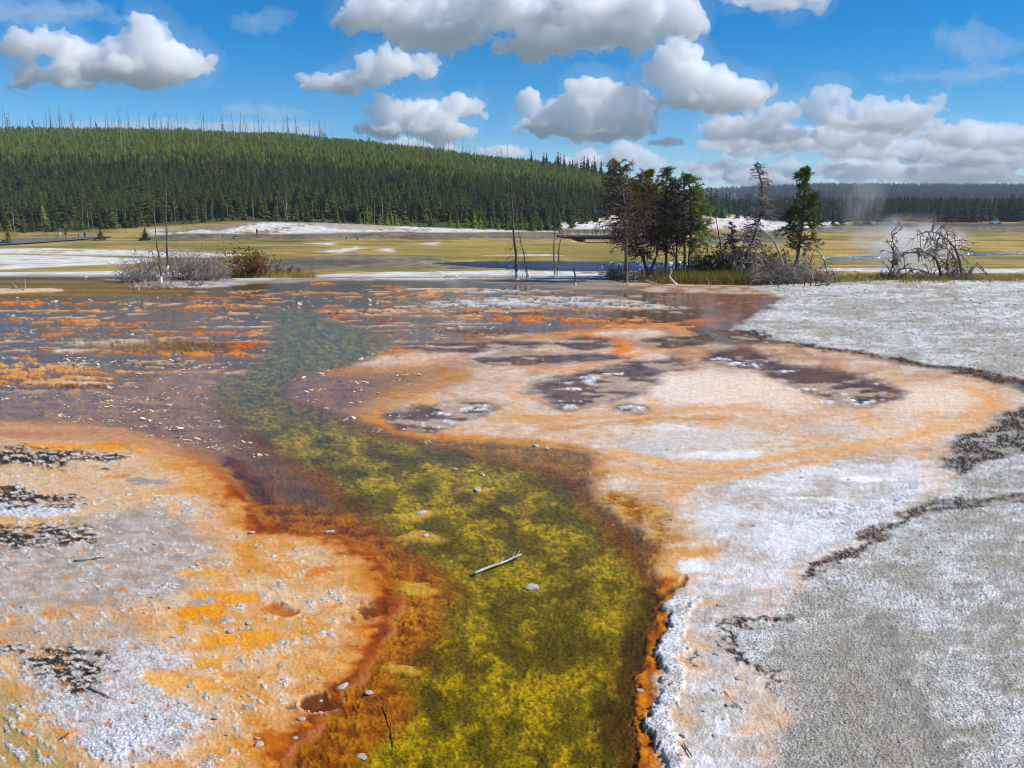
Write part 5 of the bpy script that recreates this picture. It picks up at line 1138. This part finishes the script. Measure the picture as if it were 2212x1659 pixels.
# ---------------------------------------------------------------- sinter lumps, pebbles, sticks
def surf(x, y):
    """height of the built ground sheet at a near point"""
    i = int(np.argmin(np.abs(G['rr'] - math.hypot(x, y)))); j = int(np.argmin(np.abs(G['phi'] - math.atan2(x, y))))
    return float(G['z'][i * len(G['phi']) + j])
def lump_mesh(seed, flat, sub=2, mat='rock', jag=.3):
    q = np.random.default_rng(seed); bm = bmesh.new(); bmesh.ops.create_icosphere(bm, subdivisions=sub, radius=1)
    dirs = q.normal(size=(9, 3)); dirs /= np.linalg.norm(dirs, axis=1)[:, None]; cut = q.uniform(.5, .95, 9)
    for v in bm.verts:
        c = np.array(v.co); s = 1.0
        for d, k in zip(dirs, cut):
            t = float(c @ d)
            if t > k: s = min(s, k / t)
        s *= 1 + jag * .35 * (q.random() - .5); c = c * s
        v.co = (c[0], c[1], c[2] * flat)
    me = bpy.data.meshes.new('sinter_lump'); bm.to_mesh(me); bm.free(); me.materials.append(M[mat]); return me
LUMPS = [lump_mesh(k, .45 + .08 * (k % 4)) for k in range(7)]
def lump(px, py, wpx, label, group=None, mat=None, name='sinter_rock'):
    Y = ground_y(py); x = (px - CX) / F * Y; r = wpx / F * Y * .5
    me = R.choice(LUMPS)
    if mat: me = me.copy(); me.materials.clear(); me.materials.append(M[mat])
    o = link(bpy.data.objects.new(name, me)); o.location = (x, Y, max(surf(x, Y), -.04) + r * .12); o.scale = (r * R.uniform(.8, 1.3), r * R.uniform(.7, 1.1), r * R.uniform(.6, 1.0)); o.rotation_euler = (R.uniform(-.3, .3), R.uniform(-.3, .3), R.uniform(0, 6.28))
    return tag(o, label, 'rock', group)
lump(708, 1482, 34, 'white angular rock standing at the edge of the dark rusty pit')
lump(765, 1492, 26, 'small white chip just right of the angular rock by the rusty pit')
lump(500, 1610, 24, 'grey rounded stone alone on the orange mat near the bottom')
lump(1150, 1262, 40, 'pale flat rock sunk in the green stream below the white stick')
lump(1410, 1487, 24, 'white stone sitting in the orange rim of the right bank')
lump(745, 1625, 30, 'pale crusty stone at the dark edge of the stream near the bottom')
lump(190, 597, 9, 'white cone-shaped sinter knob on the far shore')
lump(90, 1560, 34, 'white stone at the lower left beside the tan flat')
for (px, py, w) in [(900, 1106, 22), (1030, 1056, 20), (1160, 963, 16), (1040, 1020, 14), (690, 1148, 24), (910, 1155, 18), (980, 1008, 14), (1185, 968, 10)]: lump(px, py, w, 'small pale stone breaking the surface of the green stream', 'stones in the stream')
for k in range(260):
    px, py = R.uniform(60, 800), R.uniform(1120, 1600)
    if float(fbm(np.array([px / 90]), np.array([py / 60]), 3, 95)[0]) < .13: continue
    if px > 760 - (py - 1120) * .25 or (px > 560 and py < 1180): continue
    lump(px, py, R.choice((R.uniform(5, 11), R.uniform(8, 22))), 'small white sinter lump scattered on the left orange terrace', 'lumps on the orange terrace')
for k in range(34):
    px, py = R.uniform(1330, 1960), R.uniform(930, 1140)
    lump(px, py, R.uniform(5, 11), 'small pale pebble lying on the peach terrace', 'pebbles on the peach terrace')
for k in range(26):
    lump(R.uniform(1460, 1680), R.uniform(1300, 1650), R.uniform(8, 18), 'white sinter crumb on the right bank beside the ledge', 'crumbs on the right bank')

PEB = [lump_mesh(40 + k, .65, 1, 'rock', .7) for k in range(4)]
peb_d = nmat('brown_gravel', L4(176, 164, 146), .9, obj_rand=.35); PEB += [lump_mesh(60, .6, 1, 'rock', .7)]; PEB[-1].materials.clear(); PEB[-1].materials.append(peb_d)
def pebbles(name, sel, n, size, label, protos=PEB, pk=None, flat=1.0, lift=.2, wide=1.0):
    ids = np.nonzero(sel)[0]; ids = NR.choice(ids, n)
    dep = G['dep'][ids]; r = dep * size * NR.uniform(.5, 1.0, n) * (1 + 1.2 * (NR.random(n) < .06))
    jx, jy = NR.normal(0, .0016, n) * dep, NR.normal(0, .0016, n) * dep * np.maximum(1, dep / 4)
    pts = np.stack([G['x'][ids] + jx, G['y'][ids] + jy, G['z'][ids] + r * lift], 1)
    return instancer(name, pts, np.stack([wide * r * NR.uniform(.7, 1.4, n), r * NR.uniform(.7, 1.3, n), r * NR.uniform(.6, 1.0, n) * flat], 1), np.stack([NR.uniform(-.5, .5, n), NR.uniform(-.5, .5, n), NR.uniform(0, 6.28, n) if wide == 1 else NR.normal(0, .25, n)], 1), NR.integers(0, 5, n) if pk is None else pk(n), protos, label)
inview = (G['px'] > -300) & (G['px'] < 2650) & (G['py'] < 1760) & (G['dep'] < 33)
pebbles('gravel', inview & (G['grit'] > .85) & (G['px'] > 1450) & (G['dep'] < 11), 54000, .0009, 'coarse white and grey sinter gravel of the right-hand flat')
pebbles('gravel', inview & (G['grit'] > .85) & (G['px'] > 1500) & (G['dep'] >= 11), 14000, .0009, 'pale gravel of the far right-hand flat')
pebbles('crust_rubble', inview & (G['grit'] > .58) & (G['px'] < 900) & (G['dep'] < 12), 5000, .0011, 'broken sinter crumbs on the crusts of the left terrace')
pebbles('crust_rubble', inview & (G['grit'] > .62) & (G['grit'] < .86) & (G['px'] > 1300) & (G['px'] < 2100) & (G['dep'] < 10), 6000, .0009, 'fine crumbs on the grey shelf of the right bank')
crumb = sstep(.02, .22, fbm(G['px'] / 110, F * np.log(np.maximum(G['dep'], .3)) / 45, 4, 91)) * NR.random(len(G['px'])) > .55
mat_c = nmat('mineral_crumb', L4(222, 186, 140), .8, noise=25, col2=L4(232, 222, 206), obj_rand=.2)
CR = [lump_mesh(80 + k, .35, 1, 'rock', .7) for k in range(5)]
for c_ in CR: c_.materials.clear(); c_.materials.append(mat_c)
pebbles('floating_crumbs', inview & crumb & (G['wet'] > .75) & (G['wet'] < .955) & (G['py'] > 770) & (G['py'] < 985) & (G['px'] < 960) & ~((G['px'] > 455) & (G['px'] < 640) & (G['py'] < 880)), 1700, .0012, 'pale mineral crumbs caught on the mauve shallows', CR, None, .5, .5, 1.9)
pebbles('floating_crumbs', inview & crumb & (G['wet'] > .75) & (G['wet'] < .955) & (G['py'] > 640) & (G['py'] < 790) & (G['px'] < 1300), 900, .0010, 'pale flecks strewn over the back of the pool', CR, None, .5, .5, 2.4)
def stick(label, a, b, r, mat, h0=.02, h1=.02, subs=0, cat='stick'):
    A, B = [Vector(((p[0] - CX) / F * ground_y(p[1]), ground_y(p[1]), 0)) for p in (a, b)]
    A.z, B.z = max(surf(A.x, A.y), -.012) + h0, max(surf(B.x, B.y), -.012) + h1
    e = tag(empty('stick', A), label, cat); mb = MB(); n = 6; pts = [A.lerp(B, i / n) + rv(r * .5) for i in range(n + 1)]
    mb.tube(pts, [r * R.uniform(.8, 1.1) * (1 - .35 * i / n) for i in range(n + 1)], 7); mb.build('stem', M[mat], e, A, True)
    for k in range(subs):
        p, d = along(pts, R.uniform(.3, .95)); mb = MB(); mb.tube([p, p + d * .03 + Vector((R.uniform(-.02, .02), 0, .045))], [r * .5, r * .2], 5); mb.build('knot', M[mat], e, A)
    return e
stick('white bleached stick with short knots lying in the green stream', (1018, 1236), (1128, 1200), .013, 'twig_l', .004, .022, 4)
stick('thin brown twig lying over the lower edge of the green stream', (806, 1522), (830, 1604), .004, 'rust_b', .012, .002)
stick('short weathered slat on the crust at the lower left', (104, 1490), (156, 1512), .008, 'twig_l', .008, .008)
stick('dark sliver of wood on the white crust at the left', (100, 1216), (172, 1207), .008, 'bark', .006, .006)
stick('orange splinter on the tan flat in the lower left corner', (26, 1600), (44, 1590), .007, 'rust_b', .006, .006)
stick('pinkish twig lying on the grey shelf beside the white ledge', (1518, 1612), (1538, 1640), .005, 'twig', .008, .008)

# ---------------------------------------------------------------- clouds: real drifting bodies of mist, kilometres away
def cloud_mat(name, dens, aniso=.0):
    m = bpy.data.materials.new(name); m.use_nodes = True; t = m.node_tree; t.nodes.clear()
    o = t.nodes.new('ShaderNodeOutputMaterial'); v = t.nodes.new('ShaderNodeVolumePrincipled')
    v.inputs['Color'].default_value = (.999, .999, 1, 1); v.inputs['Density'].default_value = dens; v.inputs['Anisotropy'].default_value = aniso
    t.links.new(v.outputs[0], o.inputs['Volume']); m.cycles.homogeneous_volume = True; return m
CM = {k: cloud_mat('cloud_' + k, d) for k, d in (('thick', .020), ('soft', .012), ('thin', .0014), ('far', .007), ('wisp', .0005))}
TX = []
for sc_ in (190, 75, 34):
    t = bpy.data.textures.new('billow', 'VORONOI'); t.noise_scale = sc_; t.distance_metric = 'DISTANCE'; t.noise_intensity = 1; TX.append(t)
t = bpy.data.textures.new('fray', 'CLOUDS'); t.noise_scale = 260; t.noise_depth = 4; TX.append(t)
def cloud(label, blobs, dist=5000, kind='thick', puff=26, base=None, vox=.0020, group=None, d1=1.0, d2=1.0):
    s = dist / F; bm = bmesh.new(); c0 = None
    for (x, y, rx, ry) in blobs:
        rx *= 1.18; ry *= 1.08; d = Vector(ray(x, y)).normalized() * dist
        if c0 is None: c0 = d.copy()
        bmesh.ops.create_icosphere(bm, subdivisions=2, radius=1, matrix=Matrix.Translation(d - c0) @ Matrix.Diagonal((rx * s * .8, rx * s * .55, ry * s * .72, 1)))
        for k in range(puff):
            a = R.uniform(-.3, math.pi + .3); q = R.uniform(.6, 1.05); rr = ry * R.uniform(.14, .42)
            oz = math.sin(a) * q * ry * .8
            off = Vector((math.cos(a) * q * rx * .85, R.uniform(-.45, .45) * rx, max(oz, -ry * .45)))
            bmesh.ops.create_icosphere(bm, subdivisions=1, radius=rr * s, matrix=Matrix.Translation(d - c0 + off * s))
    me = bpy.data.meshes.new('cloud'); bm.to_mesh(me); bm.free(); me.materials.append(CM[kind])
    o = link(bpy.data.objects.new('cloud', me)); o.location = c0 + Vector((0, 0, CAMH))
    m = o.modifiers.new('merge', 'REMESH'); m.mode = 'VOXEL'; m.voxel_size = dist * vox
    for t, st in zip((TX[3], TX[0], TX[1], TX[2]), (120 * d1, -80 * d2, -62 * d2, -30 * d2)):
        m = o.modifiers.new('billow', 'DISPLACE'); m.texture = t; m.strength = st * (dist / 5000) ** .5; m.texture_coords = 'GLOBAL'; m.mid_level = .45
    m = o.modifiers.new('close', 'REMESH'); m.mode = 'VOXEL'; m.voxel_size = dist * .0017
    if kind in ('thick', 'soft'):
        w = link(bpy.data.objects.new('wisp', me.copy()), o); w.data.materials.clear(); w.data.materials.append(CM['wisp'])
        m = w.modifiers.new('merge', 'REMESH'); m.mode = 'VOXEL'; m.voxel_size = dist * .0036
        for t, st, ml in ((TX[3], 330, .36), (TX[1], -60, .4)):
            m = w.modifiers.new('fray', 'DISPLACE'); m.texture = t; m.strength = st; m.texture_coords = 'GLOBAL'; m.mid_level = ml
        m = w.modifiers.new('close', 'REMESH'); m.mode = 'VOXEL'; m.voxel_size = dist * .0036
    return tag(o, label, 'cloud', group)
cloud('small white cloud highest of the three at the upper left', [(55, 108, 62, 26), (110, 92, 46, 38), (150, 112, 45, 24), (20, 118, 40, 18)])
cloud('tall bright cauliflower cloud at the left, tallest of its group', [(305, 96, 52, 42), (250, 128, 66, 36), (330, 135, 96, 38), (290, 155, 120, 22), (410, 152, 44, 14)])
cloud('flat-based small cloud below the other two at the left', [(100, 158, 62, 28), (60, 182, 38, 13), (145, 184, 52, 12)])
cloud('large broad grey-bellied cloud along the top centre', [(770, 52, 58, 34), (850, 26, 90, 48), (950, 62, 110, 44), (1060, 24, 100, 52), (1190, 50, 110, 48), (1150, 104, 80, 26), (1310, 36, 130, 56), (1440, 44, 62, 52), (1310, 86, 120, 20)], 4600, puff=30)
cloud('rounded cloud with a low tail below the large top cloud', [(862, 146, 66, 38), (815, 172, 66, 18), (712, 180, 68, 20)])
cloud('billowy cloud above the middle of the hill', [(850, 246, 66, 36), (915, 252, 66, 32), (1000, 240, 48, 28), (840, 280, 74, 20), (930, 285, 90, 16)])
cloud('wide cumulus with many white heads above the bridge', [(1145, 234, 36, 34), (1215, 238, 56, 34), (1290, 222, 54, 40), (1366, 224, 46, 34), (1330, 262, 90, 32), (1210, 272, 84, 26), (1290, 288, 110, 14), (1440, 308, 46, 12)])
cloud('brightest cumulus with a tall tower and long right slope', [(1466, 130, 32, 36), (1452, 172, 46, 44), (1530, 194, 76, 40), (1612, 206, 62, 28), (1520, 220, 110, 18)])
cloud('ragged cumulus with a pointed peak right of centre', [(1786, 240, 44, 30), (1800, 212, 16, 22), (1890, 246, 60, 26), (1960, 242, 62, 20), (1900, 270, 120, 16)], 6000, 'soft')
cloud('soft layered cloud left of the pointed one', [(1610, 270, 90, 26), (1690, 252, 40, 26), (1560, 296, 46, 14), (1660, 292, 90, 12)], 6000, 'soft')
cloud('low white cloud bank right of the lone pine', [(1800, 296, 70, 20), (1930, 296, 80, 18), (2050, 288, 60, 20), (2100, 306, 50, 10)], 6500, 'soft')
cloud('white cloud cut by the right edge of the photo', [(2190, 300, 44, 22), (2240, 310, 60, 18)], 6500, 'soft')
cloud('grey cloud fragment at the top edge, right of centre', [(1660, 2, 80, 20), (1720, 8, 60, 12)], 4600, 'soft')
cloud('soft hazy cloud at the upper right', [(2080, 92, 56, 20), (2150, 108, 60, 18), (2190, 150, 60, 18)], 5200, 'thin', d1=1.6)
cloud('thin flat streak of cloud below the hazy one at the upper right', [(1970, 166, 70, 9), (2080, 166, 90, 8)], 5200, 'thin')
cloud('white heads of cloud just above the pine clump', [(1300, 346, 56, 18), (1352, 336, 30, 22), (1404, 362, 28, 30)], 7000, 'soft')
cloud('small white puff low over the far valley', [(1528, 378, 24, 14)], 7000, 'soft')
cloud('low cloud peeping over the hill crest', [(950, 325, 40, 9), (1080, 328, 60, 12), (880, 308, 50, 8), (1240, 350, 40, 12)], 7500, 'soft')
cloud('long pale veil of cloud behind the ridge snags', [(500, 282, 200, 16), (300, 276, 160, 12), (640, 280, 80, 18)], 8000, 'thin')
cloud('faint wisp of cloud left of the rounded cloud', [(550, 240, 70, 11), (610, 246, 50, 8)], 6000, 'thin')
cloud('faint streak of cloud left of the large top cloud', [(560, 50, 60, 9), (600, 34, 20, 14)], 5000, 'thin')
cloud('faint veil of cloud at the top left corner', [(90, 26, 130, 24), (200, 40, 70, 14)], 5000, 'thin')
for k in range(44):
    x, y = R.uniform(1480, 2280), R.uniform(285, 390)
    w = R.uniform(30, 100); h = w * R.uniform(.16, .34)
    cloud('small low cloud in the rows above the right-hand horizon', [(x, y, w, h), (x + w * .5, y + h * .3, w * .7, h * .6)], 9000 + 3000 * R.random(), 'far', 9, group='rows of low clouds above the horizon', vox=.0024)
for k in range(26):                                        # the same sky goes on all round
    az = R.uniform(45, 315); el = math.radians(R.uniform(6, 30)); D_ = R.uniform(5000, 8000)
    d = Vector((math.sin(math.radians(az)) * math.cos(el), math.cos(math.radians(az)) * math.cos(el), math.sin(el))) * D_
    bm = bmesh.new(); W = R.uniform(150, 420)
    for q in range(9): bmesh.ops.create_icosphere(bm, subdivisions=2, radius=W * R.uniform(.25, .5), matrix=Matrix.Translation((R.uniform(-1, 1) * W, R.uniform(-1, 1) * W, R.uniform(0, .4) * W)))
    me = bpy.data.meshes.new('cloud'); bm.to_mesh(me); bm.free(); me.materials.append(CM['thick']); o = link(bpy.data.objects.new('cloud', me)); o.location = d
    m = o.modifiers.new('merge', 'REMESH'); m.mode = 'VOXEL'; m.voxel_size = 22
    m = o.modifiers.new('billow', 'DISPLACE'); m.texture = TX[0]; m.strength = -90; m.texture_coords = 'GLOBAL'
    tag(o, 'cumulus cloud elsewhere in the same sky, outside the frame', 'cloud', 'clouds outside the frame')

# ---------------------------------------------------------------- steam and air
def steam(label, c, rad, dens, scale):
    bm = bmesh.new(); bmesh.ops.create_icosphere(bm, subdivisions=3, radius=1); me = bpy.data.meshes.new('steam'); bm.to_mesh(me); bm.free()
    o = link(bpy.data.objects.new('steam', me)); o.location = c; o.scale = rad
    m = bpy.data.materials.new('steam'); m.use_nodes = True; t = m.node_tree; t.nodes.clear(); N, K = t.nodes.new, t.links.new
    out = N('ShaderNodeOutputMaterial'); v = N('ShaderNodeVolumePrincipled'); v.inputs['Color'].default_value = (.97, .98, 1, 1); v.inputs['Anisotropy'].default_value = .3
    tc = N('ShaderNodeTexCoord'); ln = N('ShaderNodeVectorMath'); ln.operation = 'LENGTH'; K(tc.outputs['Object'], ln.inputs[0])
    fo = N('ShaderNodeMapRange'); fo.interpolation_type = 'SMOOTHSTEP'; fo.inputs[1].default_value = 1; fo.inputs[2].default_value = .15; K(ln.outputs['Value'], fo.inputs[0])
    n = N('ShaderNodeTexNoise'); n.inputs['Scale'].default_value = scale; n.inputs['Detail'].default_value = 3; K(tc.outputs['Object'], n.inputs['Vector'])
    nr = N('ShaderNodeMapRange'); nr.inputs[1].default_value = .42; nr.inputs[2].default_value = .68; nr.inputs[3].default_value = 0; nr.inputs[4].default_value = dens; K(n.outputs[0], nr.inputs[0])
    mu = N('ShaderNodeMath'); mu.operation = 'MULTIPLY'; K(fo.outputs[0], mu.inputs[0]); K(nr.outputs[0], mu.inputs[1]); K(mu.outputs[0], v.inputs['Density']); K(v.outputs[0], out.inputs['Volume'])
    me.materials.append(m); return tag(o, label, None, None, 'stuff')
YS = 58
def sp(px, py): return at(px, py, YS)
steam('pale steam drifting up behind the fallen trees', sp(1965, 530), (4.6, 2.6, 2.4), 1.7, 2.4)
steam('thin steam plume rising into the sky behind the meadow', sp(1862, 440), (1.9, 1.6, 4.6), .32, 2.2)

HZ0, HZ1, HR = -8.0, 175.0, 16400.0
mb = MB(); mb.box((-HR, -HR, HZ0), (HR, HR, HZ1)); hz = mb.build('haze', None)
m = bpy.data.materials.new('haze'); m.use_nodes = True; t = m.node_tree; t.nodes.clear(); o_ = t.nodes.new('ShaderNodeOutputMaterial'); v_ = t.nodes.new('ShaderNodeVolumePrincipled')
v_.inputs['Color'].default_value = (.68, .82, 1, 1); v_.inputs['Density'].default_value = 1.2e-4; t.links.new(v_.outputs[0], o_.inputs['Volume']); m.cycles.homogeneous_volume = True
hz.data.materials.append(m); tag(hz, 'thin blue summer haze over the valley', None, None, 'stuff')
